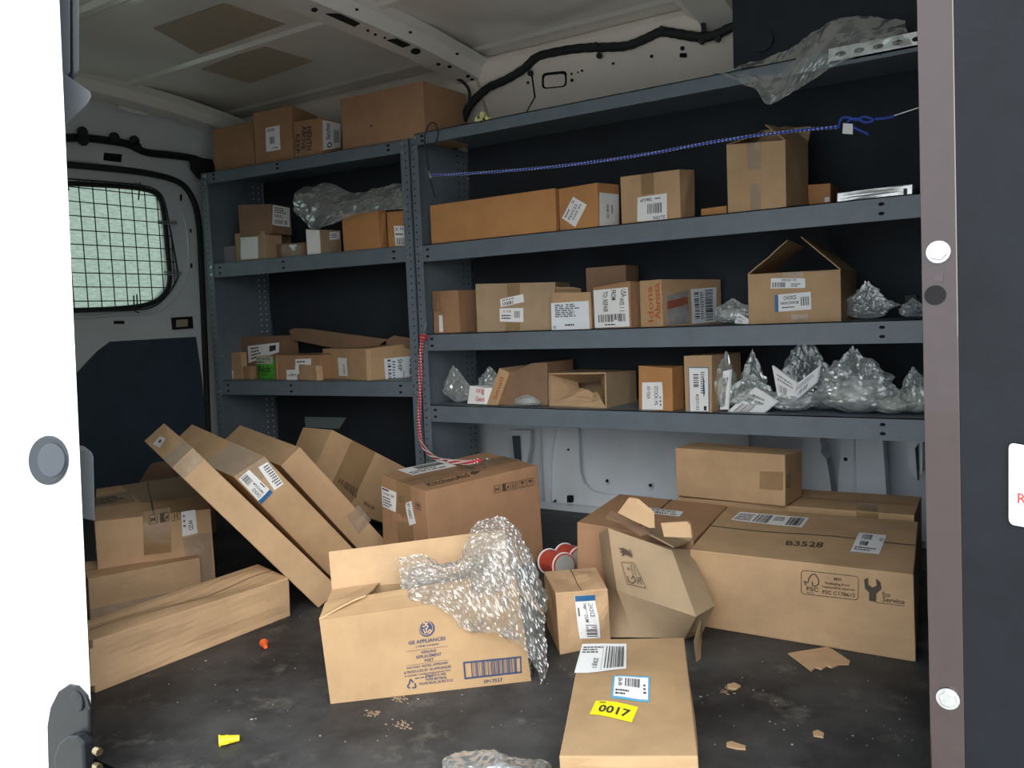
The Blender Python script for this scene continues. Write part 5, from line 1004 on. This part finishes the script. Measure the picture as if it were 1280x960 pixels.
sc = MB().prism([atZ(p, .004) for p in ((985, 816), (1034, 808), (1042, 812), (1063, 826), (1061, 830), (1050, 830), (1040, 834), (1034, 832), (1027, 836), (1020, 834), (1014, 838))], (0, 0, -.0035)).build('cardboard_scrap', 'cardboard_light', bevel=.0008); tag(sc, 'torn jagged cardboard scrap on the mat beside the large printed box', 'scrap')
for q, lab in ((((1016, 914), (1022, 912), (1030, 916), (1029, 921), (1017, 919)), 'small pale card chip on the mat near the lower right'), (((908, 928), (914, 926), (932, 932), (932, 936), (920, 935), (908, 932)), 'small splinter of cardboard beside the 0017 box'), (((909, 855), (918, 853), (926, 857), (920, 861), (910, 860)), 'small brown card chip between the crumpled carton and the scrap')):
    b = MB().prism([atZ(p, .003) for p in q], (0, 0, -.0026)).build('card_chip', 'cardboard_light'); tag(b, lab, 'scrap', 'card chips on the mat')
R = random.Random(4); db = MB()
for k in range(260):
    p = atZ((R.uniform(125, 1150), R.triangular(600, 960, 900)), .0015)
    if not (-2.4 < p.x < -.12 and .97 < p.y < 2.65): continue
    r = R.uniform(.0005, .0015) if R.random() < .94 else R.uniform(.002, .0035); a = R.random()*6
    db.prism([p+Vector((r*math.cos(a+t*1.6)*R.uniform(.6, 1.2), r*math.sin(a+t*1.6)*R.uniform(.5, 1.1), 0)) for t in range(4)], (0, 0, -.0012))
o = db.build('floor_debris', mat('debris', (.42, .40, .35), rough=.8)); tag(o, 'tiny pale crumbs and chips scattered over the black mat', 'debris', kind='stuff')
for j, (q, s_) in enumerate((((500, 905), 16), ((466, 892), 9), ((498, 872), 9), ((905, 862), 12))):
    b = MB(); 
    for k in range(26):
        p = atZ((q[0]+R.gauss(0, s_*.6), q[1]+R.gauss(0, s_*.28)-(0 if j else 0)), .0012); r = R.uniform(.001, .004); b.prism([p+Vector((r*math.cos(t*1.3), r*math.sin(t*1.3)*.7, 0)) for t in range(5)], (0, 0, -.001))
    o = b.build('sawdust', mat('sawdust', (.30, .22, .14), rough=.9)); tag(o, ['patch of tan dust in front of the open kraft box', 'smaller tan dust patch left of the main one', 'faint tan dust at the foot of the open kraft box', 'tan dust between crumpled carton and printed box'][j], 'dust', kind='stuff')
# rolls of tape-like wrap behind the small box
for j, (px, lab) in enumerate((((690, 702), 'white-rimmed roll of red film, nearer one behind the small kraft box'), ((703, 698), 'second white-rimmed roll of red and orange film behind the small kraft box'))):
    p = atZ(px, .035)+Vector((-.01, .03*j, 0)); d = Vector((.85, -.5, .1)).normalized(); root = MB().tube([p, p+d*.09], .034, seg=24).build('film_roll', mat('roll_red', (.60, .08, .05), rough=.35, nscale=30, namt=.3), smooth=False); tag(root, lab, 'roll', 'rolls behind the small kraft box')
    u_ = d.orthogonal().normalized(); w_ = d.cross(u_)
    for e in (0, .085): MB().tube([p+d*e+(u_*math.cos(t*.2618)+w_*math.sin(t*.2618))*.034 for t in range(24)], .003, closed=True).build('rim', 'paper', root)
    MB().disc(p+d*.0905, d, .030, .001, 24).build('end_disc', mat('roll_grey', (.45, .46, .44), rough=.5), root)
# bolt heads on the far wall face of the shelves
bpy.context.view_layer.update()
